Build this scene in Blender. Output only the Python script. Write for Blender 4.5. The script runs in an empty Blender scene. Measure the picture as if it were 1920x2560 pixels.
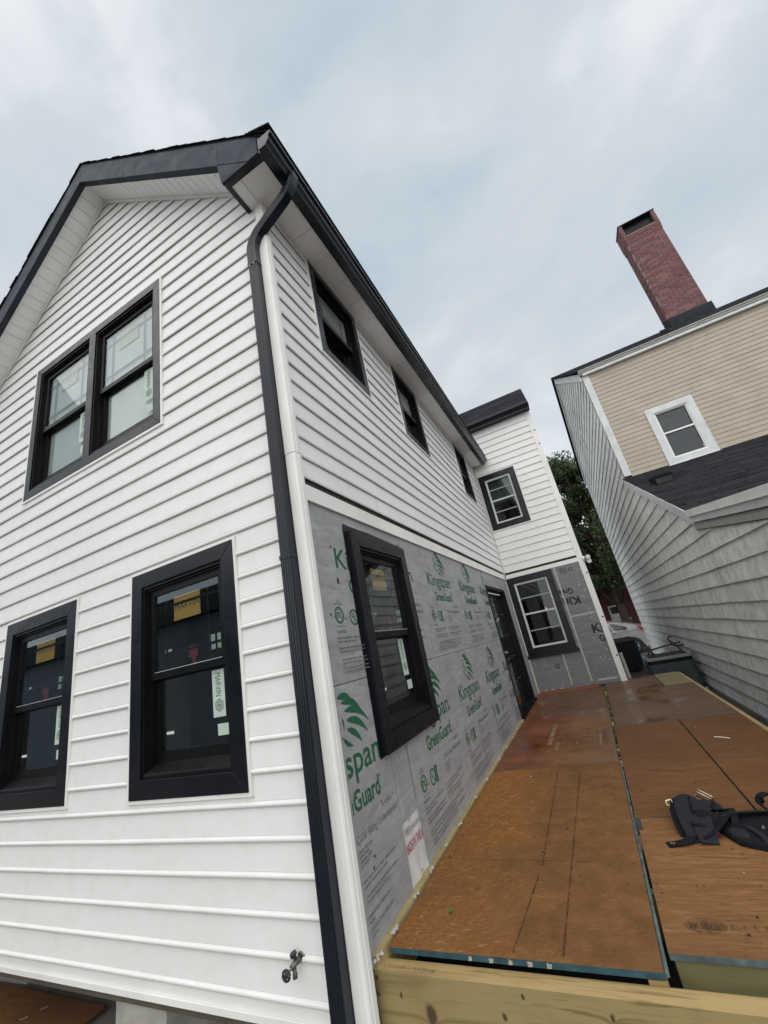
import bpy, bmesh, math, random
import numpy as np
from mathutils import Vector, Matrix
random.seed(7); rng = np.random.default_rng(7)
sc = bpy.context.scene
S = 1.9                                   # one survey unit in metres; ground is z = 0, eye is 1.9 m up
def U(x, y, z): return Vector((x*S, y*S, z*S+S))
def UZ(z): return z*S+S

# ------------------------------------------------------------------ camera
cam = bpy.data.cameras.new('camera'); co = bpy.data.objects.new('camera', cam)
sc.collection.objects.link(co); sc.camera = co
cam.sensor_fit = 'HORIZONTAL'; cam.sensor_width = 36.0; cam.lens = 36*1007.334/1920
cam.clip_start = .05; cam.clip_end = 2000
Rw = ((0.87709791, 0.44109955, -0.19008011), (-0.31117336, 0.22038213, -0.92444732), (-0.36588304, 0.86997868, 0.33055513))
r_, d_, f_ = [Vector(a) for a in Rw]
co.matrix_world = Matrix(((r_.x, -d_.x, -f_.x, 0), (r_.y, -d_.y, -f_.y, 0), (r_.z, -d_.z, -f_.z, S), (0, 0, 0, 1)))

# ------------------------------------------------------------------ world (overcast)
SUN_EL, SUN_AZ = math.radians(48), math.radians(166)     # azimuth clockwise from +Y
w = bpy.data.worlds.new('World'); sc.world = w; w.use_nodes = True
nt = w.node_tree; nt.nodes.clear()
def N(t, typ, **k):
    n = t.nodes.new(typ)
    for a, b in k.items():
        if hasattr(n, a) and not (a in n.inputs if hasattr(n, 'inputs') else False): setattr(n, a, b)
        else: n.inputs[a].default_value = b
    return n
out = N(nt, 'ShaderNodeOutputWorld')
sky = N(nt, 'ShaderNodeTexSky'); sky.sky_type = 'NISHITA'; sky.sun_disc = False
sky.sun_elevation = SUN_EL; sky.sun_rotation = SUN_AZ; sky.dust_density = 2.0
b1 = N(nt, 'ShaderNodeBackground', Strength=.05); nt.links.new(sky.outputs[0], b1.inputs[0])
tc = N(nt, 'ShaderNodeTexCoord')
mp = N(nt, 'ShaderNodeMapping'); mp.inputs['Scale'].default_value = (1.0, 1.25, 1.7); mp.inputs['Rotation'].default_value = (.25, .5, .6)
nt.links.new(tc.outputs['Generated'], mp.inputs[0])
n1 = N(nt, 'ShaderNodeTexNoise', Scale=1.7, Detail=6.0, Roughness=.5, Distortion=.3); nt.links.new(mp.outputs[0], n1.inputs['Vector'])
n2 = N(nt, 'ShaderNodeTexNoise', Scale=4.6, Detail=7.0, Roughness=.55, Distortion=.4); nt.links.new(mp.outputs[0], n2.inputs['Vector'])
mx = N(nt, 'ShaderNodeMix'); mx.data_type = 'FLOAT'; mx.inputs[0].default_value = .20
nt.links.new(n1.outputs['Fac'], mx.inputs[2]); nt.links.new(n2.outputs['Fac'], mx.inputs[3])
cr = N(nt, 'ShaderNodeValToRGB'); e = cr.color_ramp.elements
e[0].position = .33; e[0].color = (.47, .585, .67, 1); e[1].position = .68; e[1].color = (.98, 1.0, 1.0, 1)
for p_, c_ in ((.42, (.575, .67, .74, 1)), (.48, (.645, .715, .77, 1)), (.535, (.70, .745, .795, 1)), (.60, (.82, .86, .90, 1))):
    q = e.new(p_); q.color = c_
nt.links.new(mx.outputs[0], cr.inputs[0])
b2 = N(nt, 'ShaderNodeBackground', Strength=.53); nt.links.new(cr.outputs[0], b2.inputs[0])
ms = N(nt, 'ShaderNodeMixShader', Fac=.90)
nt.links.new(b1.outputs[0], ms.inputs[1]); nt.links.new(b2.outputs[0], ms.inputs[2]); nt.links.new(ms.outputs[0], out.inputs[0])
sl = bpy.data.lights.new('sun', 'SUN'); sl.energy = 1.5; sl.angle = math.radians(115); sl.color = (1, .97, .93)
so = bpy.data.objects.new('sun', sl); sc.collection.objects.link(so)
sd = Vector((math.sin(SUN_AZ)*math.cos(SUN_EL), math.cos(SUN_AZ)*math.cos(SUN_EL), math.sin(SUN_EL)))
so.rotation_euler = sd.to_track_quat('Z', 'Y').to_euler()
sc.view_settings.view_transform = 'Standard'; sc.view_settings.look = 'None'
sc.view_settings.exposure = .94; sc.view_settings.gamma = 1.0; sc.view_settings.use_curve_mapping = False
sc.cycles.max_bounces = 6; sc.cycles.transparent_max_bounces = 12

# ------------------------------------------------------------------ materials
def newmat(name):
    m = bpy.data.materials.new(name); m.use_nodes = True; t = m.node_tree; t.nodes.clear()
    o = N(t, 'ShaderNodeOutputMaterial'); b = N(t, 'ShaderNodeBsdfPrincipled'); t.links.new(b.outputs[0], o.inputs[0])
    return m, t, b
def coords(t, scale=(1, 1, 1), rot=(0, 0, 0), rnd=False):
    c = N(t, 'ShaderNodeTexCoord'); m = N(t, 'ShaderNodeMapping')
    m.inputs['Scale'].default_value = scale; m.inputs['Rotation'].default_value = rot
    t.links.new(c.outputs['Object'], m.inputs[0])
    if rnd:
        i = N(t, 'ShaderNodeObjectInfo'); v = N(t, 'ShaderNodeVectorMath', operation='SCALE'); v.inputs[0].default_value = (13, 7, 5)
        t.links.new(i.outputs['Random'], v.inputs['Scale']); t.links.new(v.outputs[0], m.inputs['Location'])
    return m.outputs[0]
def noise(t, vec, scale, detail=4, rough=.5, dist=0):
    n = N(t, 'ShaderNodeTexNoise', Scale=scale, Detail=float(detail), Roughness=rough, Distortion=float(dist))
    t.links.new(vec, n.inputs['Vector']); return n.outputs['Fac']
def ramp(t, fac, stops):
    r = N(t, 'ShaderNodeValToRGB'); e = r.color_ramp.elements
    while len(e) < len(stops): e.new(.5)
    for i, (p, c) in enumerate(stops):
        e[i].position = p; e[i].color = (c[0], c[1], c[2], 1) if not isinstance(c, (int, float)) else (c, c, c, 1)
    t.links.new(fac, r.inputs[0]); return r.outputs[0]
def mix(t, fac, a, b, mode='MIX'):
    n = N(t, 'ShaderNodeMix'); n.data_type = 'RGBA'; n.blend_type = mode
    for s, v in ((0, fac), (6, a), (7, b)):
        if hasattr(v, 'is_linked'): t.links.new(v, n.inputs[s])
        elif isinstance(v, (int, float)): n.inputs[s].default_value = v
        else: n.inputs[s].default_value = (v[0], v[1], v[2], 1)
    return n.outputs[2]
def bump(t, b, h, strength=.3, dist=.002):
    n = N(t, 'ShaderNodeBump', Strength=strength, Distance=dist); t.links.new(h, n.inputs['Height']); t.links.new(n.outputs[0], b.inputs['Normal'])
def plain(name, col, rough=.5, var=.12, scale=3.0, metal=0, fine=60, bmp=.12, spec=.5, rnd=.0, stretch=(1, 1, 1)):
    m, t, b = newmat(name); v = coords(t, stretch)
    n = noise(t, v, scale, 5, .55); lo = [c*(1-var) for c in col]; hi = [min(1, c*(1+var)) for c in col]
    c = ramp(t, n, ((.3, lo), (.7, hi)))
    if rnd:
        i = N(t, 'ShaderNodeObjectInfo'); c = mix(t, 1.0, c, ramp(t, i.outputs['Random'], ((0, 1-rnd), (1, 1+rnd*.0+0))), 'MULTIPLY')
    t.links.new(c, b.inputs['Base Color'])
    r = ramp(t, noise(t, v, scale*2.3, 4), ((.3, max(0, rough-.08)), (.7, min(1, rough+.08)))); t.links.new(r, b.inputs['Roughness'])
    b.inputs['Metallic'].default_value = metal; b.inputs['Specular IOR Level'].default_value = spec
    if bmp: bump(t, b, noise(t, v, fine, 3), bmp, .001)
    return m
M = {}
def vinyl():
    m, t, b = newmat('white_vinyl'); v = coords(t)
    big = noise(t, v, 1.1, 5, .6); st = noise(t, coords(t, (5, 5, .5)), 2.0, 5, .6)
    c = ramp(t, big, ((.25, (.735, .73, .715)), (.7, (.795, .793, .782))))
    c = mix(t, ramp(t, st, ((.46, 0), (.78, .24))), c, (.56, .545, .50))
    i = N(t, 'ShaderNodeObjectInfo'); c = mix(t, 1.0, c, ramp(t, i.outputs['Random'], ((0, .965), (1, 1.0))), 'MULTIPLY')
    t.links.new(c, b.inputs['Base Color']); b.inputs['Roughness'].default_value = .45; b.inputs['Specular IOR Level'].default_value = .35
    g = noise(t, coords(t, (1, 1, 4)), 90, 3); bump(t, b, g, .10, .001); return m
M['vinyl'] = vinyl()
M['white_trim'] = plain('white_trim', (.755, .745, .72), .5, .07, 2.5, fine=40, bmp=.08)
M['soffit'] = plain('soffit_white', (.84, .84, .83), .5, .04, 3, bmp=.05)
M['black'] = plain('black_trim', (.005, .0063, .0092), .30, .25, 4, fine=180, bmp=.06, spec=.33)
M['black_frame'] = plain('black_frame', (.004, .0045, .0055), .38, .25, 5, fine=150, bmp=.08, spec=.22)
M['gutter'] = plain('black_gutter', (.0068, .0098, .0155), .27, .2, 3, bmp=.04, spec=.34)
M['fascia'] = plain('slate_fascia', (.030, .037, .050), .6, .12, 3, bmp=.04, spec=.12)
M['rail'] = plain('aluminium_edge', (.45, .46, .46), .4, .1, 8)
M['sheath'] = plain('sheathing', (.10, .085, .065), .9, .25, 4)
M['inner'] = plain('interior_wall', (.19, .20, .20), .9, .15, 2)
M['inner_brown'] = plain('interior_brown', (.17, .075, .05), .8, .2, 2)
def glassmat(name, tint=(1, 1, 1), refl=1.0, ripple=True):
    m = bpy.data.materials.new(name); m.use_nodes = True; t = m.node_tree; t.nodes.clear()
    o = N(t, 'ShaderNodeOutputMaterial'); f = N(t, 'ShaderNodeFresnel', IOR=1.62); gg = N(t, 'ShaderNodeNewGeometry'); mr = N(t, 'ShaderNodeMapRange'); mr.inputs['To Min'].default_value = 1.85; mr.inputs['To Max'].default_value = 1/1.85; t.links.new(gg.outputs['Backfacing'], mr.inputs['Value']); t.links.new(mr.outputs[0], f.inputs['IOR']); tr = N(t, 'ShaderNodeBsdfTransparent'); tr.inputs[0].default_value = (*tint, 1)
    g = N(t, 'ShaderNodeBsdfGlossy', Roughness=.015); g.inputs[0].default_value = (.93*refl, .97*refl, refl, 1)
    v = coords(t); nb = N(t, 'ShaderNodeBump', Strength=.06, Distance=.004); t.links.new(noise(t, v, 1.8, 2), nb.inputs['Height'])
    if ripple: t.links.new(nb.outputs[0], g.inputs['Normal'])
    x = N(t, 'ShaderNodeMixShader'); t.links.new(f.outputs[0], x.inputs[0]); t.links.new(tr.outputs[0], x.inputs[1]); t.links.new(g.outputs[0], x.inputs[2])
    t.links.new(x.outputs[0], o.inputs[0]); return m
M['glass'] = glassmat('window_glass', (.84, .87, .86))
M['old_glass'] = glassmat('old_glass', (.6, .64, .64), .42, False)
M['film_glass'] = glassmat('film_glass', (.86, .89, .88), .55)
M['film'] = plain('protective_film', (.66, .69, .675), .4, .09, 2.2, fine=9, bmp=.12)
M['blind'] = plain('blind', (.30, .35, .34), .7, .06, 2)
M['yellow'] = plain('yellow_label', (.52, .31, .08), .6, .06, 5)
M['label'] = plain('pale_label', (.46, .55, .47), .6, .05, 6)
M['ink'] = plain('label_ink', (.03, .04, .04), .7, .1, 5, bmp=0)
M['redtag'] = plain('red_tag', (.17, .022, .022), .6, .1, 8)
M['paper'] = plain('paper_tag', (.60, .60, .56), .7, .05, 8)
M['green_ink'] = plain('green_print', (.010, .092, .042), .75, .18, 30, bmp=0)
M['grey_ink'] = plain('grey_print', (.125, .135, .135), .8, .2, 30, bmp=0)
M['black_ink'] = plain('black_print', (.022, .024, .024), .8, .25, 30, bmp=0)
M['red_ink'] = plain('red_print', (.34, .03, .035), .8, .15, 30, bmp=0)
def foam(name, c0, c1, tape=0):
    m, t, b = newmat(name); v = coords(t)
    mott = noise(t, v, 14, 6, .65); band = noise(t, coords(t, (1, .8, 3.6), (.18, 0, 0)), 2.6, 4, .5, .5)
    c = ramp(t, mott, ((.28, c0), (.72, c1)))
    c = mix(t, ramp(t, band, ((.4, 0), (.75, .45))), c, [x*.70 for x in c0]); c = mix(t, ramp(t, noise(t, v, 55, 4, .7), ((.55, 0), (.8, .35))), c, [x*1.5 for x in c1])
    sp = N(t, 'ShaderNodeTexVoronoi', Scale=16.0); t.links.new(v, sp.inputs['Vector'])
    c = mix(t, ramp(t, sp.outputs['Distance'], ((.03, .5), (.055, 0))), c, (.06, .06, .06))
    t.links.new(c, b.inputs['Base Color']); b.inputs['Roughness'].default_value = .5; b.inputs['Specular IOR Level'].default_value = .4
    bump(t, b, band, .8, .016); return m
M['foam'] = foam('foam_facing', (.265, .27, .278), (.36, .366, .37))
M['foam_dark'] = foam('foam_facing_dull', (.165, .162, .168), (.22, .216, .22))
M['foam_core'] = plain('foam_core', (.62, .62, .50), .8, .08, 9)
M['wrap'] = plain('house_wrap', (.58, .59, .58), .42, .08, 6, fine=14, bmp=.7)
M['tape'] = plain('seam_tape', (.40, .405, .37), .6, .3, 22)
M['foam_blob'] = plain('spray_foam', (.42, .40, .36), .8, .15, 40, bmp=.5)
def shingle(name, col):
    m, t, b = newmat(name); v = coords(t)
    c = ramp(t, noise(t, v, 190, 3, .7), ((.3, [x*.55 for x in col]), (.72, [x*1.5 for x in col])))
    i = N(t, 'ShaderNodeObjectInfo'); c = mix(t, 1.0, c, ramp(t, i.outputs['Random'], ((0, .62), (1, 1.15))), 'MULTIPLY')
    c = mix(t, ramp(t, noise(t, v, 2.2, 4), ((.4, 0), (.75, .35))), c, [x*1.5 for x in col])
    t.links.new(c, b.inputs['Base Color']); b.inputs['Roughness'].default_value = .95; b.inputs['Specular IOR Level'].default_value = .05
    bump(t, b, noise(t, v, 200, 2), .5, .003); return m
M['shingle'] = shingle('asphalt_shingle', (.031, .031, .036))
M['shingle_dark'] = shingle('asphalt_shingle_dark', (.014, .015, .018))
def greyboard():
    m, t, b = newmat('grey_clapboard'); v = coords(t)
    c = ramp(t, noise(t, v, 2.2, 6, .6), ((.28, (.74, .75, .735)), (.7, (.83, .84, .825))))
    st = noise(t, coords(t, (3.2, 3.2, .55), (.32, 0, 0)), 2.6, 6, .62)          # slanting run-off streaks
    c = mix(t, ramp(t, st, ((.46, 0), (.72, .55))), c, (.40, .405, .38))
    c = mix(t, ramp(t, noise(t, v, 9, 5, .7), ((.48, 0), (.74, .65))), c, (.32, .33, .26)); c = mix(t, ramp(t, noise(t, v, 1.4, 5, .65, .8), ((.46, 0), (.70, .55))), c, (.45, .455, .43))
    i = N(t, 'ShaderNodeObjectInfo'); c = mix(t, 1.0, c, ramp(t, i.outputs['Random'], ((0, .86), (1, 1.0))), 'MULTIPLY')
    t.links.new(c, b.inputs['Base Color']); b.inputs['Roughness'].default_value = .75
    bump(t, b, noise(t, coords(t, (40, 6, 6)), 2, 4), .25, .002); return m
M['grey'] = greyboard()
M['grey_trim'] = plain('grey_trim', (.58, .60, .60), .6, .12, 4, fine=30, bmp=.15)
M['beige'] = plain('beige_vinyl', (.395, .338, .265), .55, .07, 2.2, bmp=.08, rnd=.05)
M['gap'] = plain('dark_joint', (.035, .033, .03), .9, .2, 8)
def brickmat():
    m, t, b = newmat('red_brick'); v = coords(t)
    i = N(t, 'ShaderNodeObjectInfo'); c = ramp(t, i.outputs['Random'], ((0, (.095, .038, .040)), (.4, (.130, .048, .048)), (.75, (.155, .060, .058)), (1, (.19, .09, .088))))
    c = mix(t, ramp(t, noise(t, v, 30, 5, .7), ((.45, 0), (.75, .45))), c, (.24, .16, .15))
    c = mix(t, ramp(t, noise(t, v, 1.3, 4, .6), ((.45, 0), (.7, .5))), c, (.10, .045, .042))
    t.links.new(c, b.inputs['Base Color']); b.inputs['Roughness'].default_value = .9; bump(t, b, noise(t, v, 80, 4), .5, .003); return m
M['brick'] = brickmat()
M['mortar'] = plain('mortar', (.34, .26, .245), .95, .2, 25, bmp=.4)
M['vent'] = plain('black_vent', (.007, .008, .011), .7, .2, 6, spec=.12)
M['lead'] = plain('flashing', (.024, .027, .033), .75, .3, 6, spec=.15)
def osb(name, stain=.5, red=.0, wet=.0, light=1.0, ply=False, mask=None, traffic=None):
    m, t, b = newmat(name); v = coords(t)
    cols = []
    if not ply:
        c = None
        for k, (rz, sx, sy) in enumerate(((.35, 24, 120), (1.25, 27, 130), (2.3, 22, 115), (2.9, 30, 150))):
            vo = N(t, 'ShaderNodeTexVoronoi', Scale=1.0); m2 = N(t, 'ShaderNodeMapping'); m2.inputs['Scale'].default_value = (sx, sy, 1)
            wob = N(t, 'ShaderNodeTexNoise', Scale=7.0, Detail=3.0); t.links.new(coords(t), wob.inputs['Vector'])
            t.links.new(mix(t, .03, coords(t, (1, 1, 1), (0, 0, rz)), wob.outputs['Color'], 'ADD'), m2.inputs[0]); t.links.new(m2.outputs[0], vo.inputs['Vector'])
            sep = N(t, 'ShaderNodeSeparateColor'); t.links.new(vo.outputs['Color'], sep.inputs[0])
            cc = ramp(t, sep.outputs[0], ((0, (.195*light, .080*light, .017*light)), (.5, (.255*light, .103*light, .025*light)), (.9, (.31*light, .137*light, .037*light)), (1, (.44*light, .25*light, .10*light))))
            if c is None: c = cc
            else: c = mix(t, ramp(t, sep.outputs[1], ((.52, 0), (.58, 1))), c, cc)
        g = noise(t, coords(t, (1, 1, 1), (0, 0, .5)), 55, 5, .7)
    else:
        g = noise(t, coords(t, (3, 26, 1)), 2.4, 7, .62, .8)
        c = ramp(t, g, ((.28, (.125*light, .056*light, .020*light)), (.5, (.20*light, .095*light, .036*light)), (.72, (.28*light, .148*light, .063*light))))
    c = mix(t, ramp(t, noise(t, v, 60, 4, .7), ((.58, 0), (.70, .6))), c, (.07, .033, .014)); c = mix(t, ramp(t, noise(t, v, 160, 3, .7), ((.55, 0), (.75, .4))), c, (.05, .026, .012))
    big = noise(t, v, .95, 6, .62, .6)
    c = mix(t, ramp(t, big, ((.40, 0), (.66, stain))), c, (.130*light, .066*light, .031*light))
    if traffic:
        sx = N(t, 'ShaderNodeSeparateXYZ'); t.links.new(v, sx.inputs[0]); ma = N(t, 'ShaderNodeMath', operation='MULTIPLY_ADD'); ma.inputs[1].default_value = 1.1
        t.links.new(noise(t, v, 2.4, 6, .65, .6), ma.inputs[0]); t.links.new(sx.outputs[0], ma.inputs[2])
        mr_ = N(t, 'ShaderNodeMapRange'); mr_.inputs['From Min'].default_value = traffic[0]; mr_.inputs['From Max'].default_value = traffic[1]; mr_.inputs['To Max'].default_value = traffic[2]
        t.links.new(ma.outputs[0], mr_.inputs['Value']); c = mix(t, mr_.outputs[0], c, ramp(t, noise(t, v, 7, 5, .65), ((.3, (.095, .046, .019)), (.7, (.185, .092, .038)))))
    if mask is not None:
        sx = N(t, 'ShaderNodeSeparateXYZ'); t.links.new(v, sx.inputs[0]); wn = noise(t, v, 1.7, 6, .62, .5)
        ma = N(t, 'ShaderNodeMath', operation='MULTIPLY_ADD'); ma.inputs[1].default_value = .95; t.links.new(wn, ma.inputs[0]); t.links.new(sx.outputs[0], ma.inputs[2])
        wet_f = ramp(t, ma.outputs[0], ((0, 1), (1, 0)))
        mr_ = N(t, 'ShaderNodeMapRange'); mr_.inputs['From Min'].default_value = mask[0]; mr_.inputs['From Max'].default_value = mask[1]; mr_.inputs['To Min'].default_value = mask[2]; mr_.inputs['To Max'].default_value = 0
        t.links.new(ma.outputs[0], mr_.inputs['Value'])
        c = mix(t, mr_.outputs[0], c, ramp(t, noise(t, v, 4, 5, .65), ((.35, (.105, .026, .008)), (.65, (.20, .055, .014)))))
    elif red: c = mix(t, ramp(t, noise(t, v, 1.3, 5, .6, .5), ((.32, red*.35), (.62, red))), c, (.17, .042, .010))
    c = mix(t, ramp(t, noise(t, v, 5, 5, .7), ((.63, 0), (.78, .5))), c, (.05, .032, .022))
    t.links.new(c, b.inputs['Base Color'])
    t.links.new(ramp(t, noise(t, v, 1.4, 4, .6), ((.38, max(.08, .80-wet)), (.62, .84-wet*.30))), b.inputs['Roughness'])
    b.inputs['Specular IOR Level'].default_value = .6 if wet > .4 else .16
    bump(t, b, g, .35, .002); return m
M['osb_a'] = osb('strand_board', .55, traffic=(-.55, .0, .78))
M['osb_b'] = osb('strand_board_orange', .8, .30, .74, .80, False, (-.42, -.02, .95), (-.2, .4, .6))
M['osb_red'] = osb('strand_board_wet', .25, .85, .45, .95)
M['osb_ply'] = osb('plywood_tan', .75, 0, .1, 1.05, True)
M['osb_ply2'] = osb('plywood_brown', .8, .12, .15, .78, True)
M['osb_ply3'] = osb('plywood_dark', .85, .2, .6, .62, True, (-.75, -.25, .8))
M['edge_blue'] = plain('panel_edge_blue', (.018, .062, .078), .7, .5, 14, fine=60, bmp=.4)
M['edge_green'] = plain('panel_edge_green', (.082, .112, .108), .8, .45, 18, fine=60, bmp=.4)
def lumber(name, axis, c0, c1, c2, knots=()):
    m, t, b = newmat(name)
    sc_ = [9, 9, 9]; sc_[axis] = .55
    vec = coords(t, tuple(sc_)); c = None
    base0 = coords(t); wn_ = N(t, 'ShaderNodeTexNoise', Scale=26.0, Detail=3.0); t.links.new(base0, wn_.inputs['Vector'])
    base = mix(t, .022, base0, wn_.outputs['Color'], 'ADD')
    warp = None
    for (kx, kz, kr) in knots:
        d = N(t, 'ShaderNodeVectorMath', operation='DISTANCE'); mp_ = N(t, 'ShaderNodeMapping'); mp_.inputs['Scale'].default_value = (1.15, 0, .80); mp_.inputs['Location'].default_value = (-.0126, 0, -.0088)
        t.links.new(base, mp_.inputs[0]); t.links.new(mp_.outputs[0], d.inputs[0]); d.inputs[1].default_value = (kx*1.15, 0, kz*.80)
        q = N(t, 'ShaderNodeMath', operation='DIVIDE'); q.inputs[0].default_value = kr; t.links.new(d.outputs['Value'], q.inputs[1])
        if warp is None: warp = q.outputs[0]
        else:
            a = N(t, 'ShaderNodeMath', operation='ADD'); t.links.new(warp, a.inputs[0]); t.links.new(q.outputs[0], a.inputs[1]); warp = a.outputs[0]
    if warp is not None:
        cmb = N(t, 'ShaderNodeCombineXYZ'); mm = N(t, 'ShaderNodeMath', operation='MINIMUM'); t.links.new(warp, mm.inputs[0]); mm.inputs[1].default_value = 2.0
        t.links.new(mm.outputs[0], cmb.inputs[2]); ad = N(t, 'ShaderNodeVectorMath', operation='ADD'); t.links.new(vec, ad.inputs[0]); t.links.new(cmb.outputs[0], ad.inputs[1]); vec = ad.outputs[0]
    wv = N(t, 'ShaderNodeTexNoise', Scale=2.6, Detail=6.0, Roughness=.6, Distortion=.4); t.links.new(vec, wv.inputs['Vector'])
    c = ramp(t, wv.outputs['Fac'], ((.28, c0), (.5, c1), (.58, c1), (.64, c2), (.8, c1)))
    c = mix(t, ramp(t, noise(t, coords(t, (1, 1, 1)), 3.0, 5, .6), ((.45, 0), (.75, .45))), c, (.15, .085, .035))
    if warp is not None: c = mix(t, ramp(t, mm.outputs[0], ((.20, 0), (.34, .88))), c, (.035, .018, .010))
    t.links.new(c, b.inputs['Base Color']); b.inputs['Roughness'].default_value = .78
    bump(t, b, wv.outputs['Fac'], .3, .002); return m
M['rim'] = lumber('treated_beam', 0, (.16, .122, .043), (.28, .218, .088), (.165, .118, .042), ((-1.079, .497, .0060), (-.765, .522, .0022), (-1.318, .592, .0016), (-1.322, .540, .0013), (-.675, .592, .0014), (-.367, .564, .0022), (-1.21, .543, .0016)))
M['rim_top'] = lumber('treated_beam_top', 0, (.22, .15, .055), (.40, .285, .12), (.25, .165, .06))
M['joist'] = lumber('treated_joist', 0, (.14, .13, .055), (.20, .18, .08), (.15, .13, .06))
M['ledger'] = lumber('treated_ledger', 1, (.24, .18, .07), (.38, .29, .13), (.26, .19, .08))
M['ground'] = plain('packed_ground', (.17, .158, .14), .95, .45, 1.2, fine=25, bmp=.8)
M['asphalt'] = plain('asphalt', (.055, .055, .055), .9, .25, 2, fine=60, bmp=.4)
M['concrete'] = plain('concrete', (.34, .33, .31), .85, .2, 5, bmp=.3)
M['pier'] = plain('painted_pier', (.40, .39, .355), .8, .22, 6, fine=12, bmp=.6)
M['reflect_wall'] = plain('dark_slate_siding', (.16, .19, .235), .8, .15, 3)
M['brass'] = plain('tarnished_brass', (.16, .15, .13), .5, .4, 40, metal=.8)
M['handwheel'] = plain('green_black_enamel', (.012, .022, .020), .4, .3, 20)
M['ac'] = plain('unit_grey_blue', (.050, .064, .072), .5, .15, 5)
M['ac_rim'] = plain('unit_rim_grey', (.23, .25, .255), .5, .12, 5)
M['rust'] = plain('rusty_dark_steel', (.045, .035, .030), .75, .5, 18, metal=.3)
M['carpaint'] = plain('silver_paint', (.36, .36, .35), .28, .03, 2, metal=.35, bmp=0)
M['carglass'] = plain('car_glass', (.02, .025, .03), .08, .1, 2, bmp=0)
M['tyre'] = plain('tyre', (.018, .018, .018), .8, .2, 20)
M['rimmetal'] = plain('alloy', (.42, .42, .42), .35, .1, 10, metal=.6)
M['taillight'] = plain('tail_lamp_red', (.33, .02, .02), .2, .1, 5)
M['lens'] = plain('clear_lens', (.7, .7, .7), .15, .05, 5)
M['bin_blue'] = plain('blue_bin', (.012, .030, .085), .5, .2, 5)
M['bin_dark'] = plain('dark_bin', (.004, .006, .013), .55, .2, 5)
M['redwall'] = plain('dark_red_siding', (.060, .011, .012), .8, .15, 3)
M['pale'] = plain('pale_trim', (.34, .34, .31), .7, .12, 6)
M['nylon'] = plain('black_nylon', (.006, .0065, .0085), .85, .3, 60, fine=240, bmp=.5, spec=.2)
M['nylon_lit'] = plain('lit_nylon', (.013, .014, .018), .8, .3, 40, fine=240, bmp=.5, spec=.25)  # paler copy of the nylon: light on the raised straps put into the colour
M['buckle'] = plain('buckle_metal', (.46, .40, .30), .32, .3, 30, metal=1)
M['cloth_red'] = plain('dark_red_cloth', (.06, .008, .018), .8, .3, 40)
M['bark'] = plain('bark', (.05, .038, .028), .95, .3, 9, bmp=.6)
def leafmat():
    m, t, b = newmat('leaves'); v = coords(t)
    c = ramp(t, noise(t, v, .9, 4, .6), ((.3, (.022, .042, .012)), (.55, (.042, .075, .020)), (.8, (.085, .125, .038))))
    t.links.new(c, b.inputs['Base Color']); b.inputs['Roughness'].default_value = .6
    b.inputs['Transmission Weight'].default_value = 0.0; return m
M['leaf'] = leafmat()
M['acorn'] = plain('green_bud', (.045, .13, .022), .5, .2, 40)
M['lamp'] = None
lm = bpy.data.materials.new('warm_lamp'); lm.use_nodes = True; t_ = lm.node_tree; t_.nodes.clear()
o_ = N(t_, 'ShaderNodeOutputMaterial'); e_ = N(t_, 'ShaderNodeEmission', Strength=1.6); e_.inputs[0].default_value = (1, .42, .14, 1); t_.links.new(e_.outputs[0], o_.inputs[0]); M['lamp'] = lm
def decalmat(name, col, thr0, thr1, amax, scale, stretch=(1, 1, 1)):
    m = bpy.data.materials.new(name); m.use_nodes = True; t = m.node_tree; t.nodes.clear()
    o = N(t, 'ShaderNodeOutputMaterial'); d = N(t, 'ShaderNodeBsdfDiffuse'); d.inputs[0].default_value = (*col, 1); tr = N(t, 'ShaderNodeBsdfTransparent')
    x = N(t, 'ShaderNodeMixShader'); f = ramp(t, noise(t, coords(t, stretch), scale, 5, .65), ((thr0, 0), (thr1, amax)))
    t.links.new(f, x.inputs[0]); t.links.new(tr.outputs[0], x.inputs[1]); t.links.new(d.outputs[0], x.inputs[2]); t.links.new(x.outputs[0], o.inputs[0]); return m
M['dab'] = decalmat('worn_paint_dab', (.45, .43, .36), .34, .55, .85, 120)
M['chalk'] = decalmat('faded_line', (.045, .033, .024), .30, .68, .62, 18)
M['stampink'] = decalmat('faded_stamp', (.07, .05, .04), .36, .66, .62, 34)
M['ovalink'] = decalmat('faded_oval', (.07, .05, .04), .35, .6, .38, 40)
M['smear'] = decalmat('wet_smear', (.11, .030, .008), .36, .66, .6, 2.2)
M['palemark'] = decalmat('pale_scuff', (.42, .30, .17), .35, .6, .55, 12)

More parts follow.
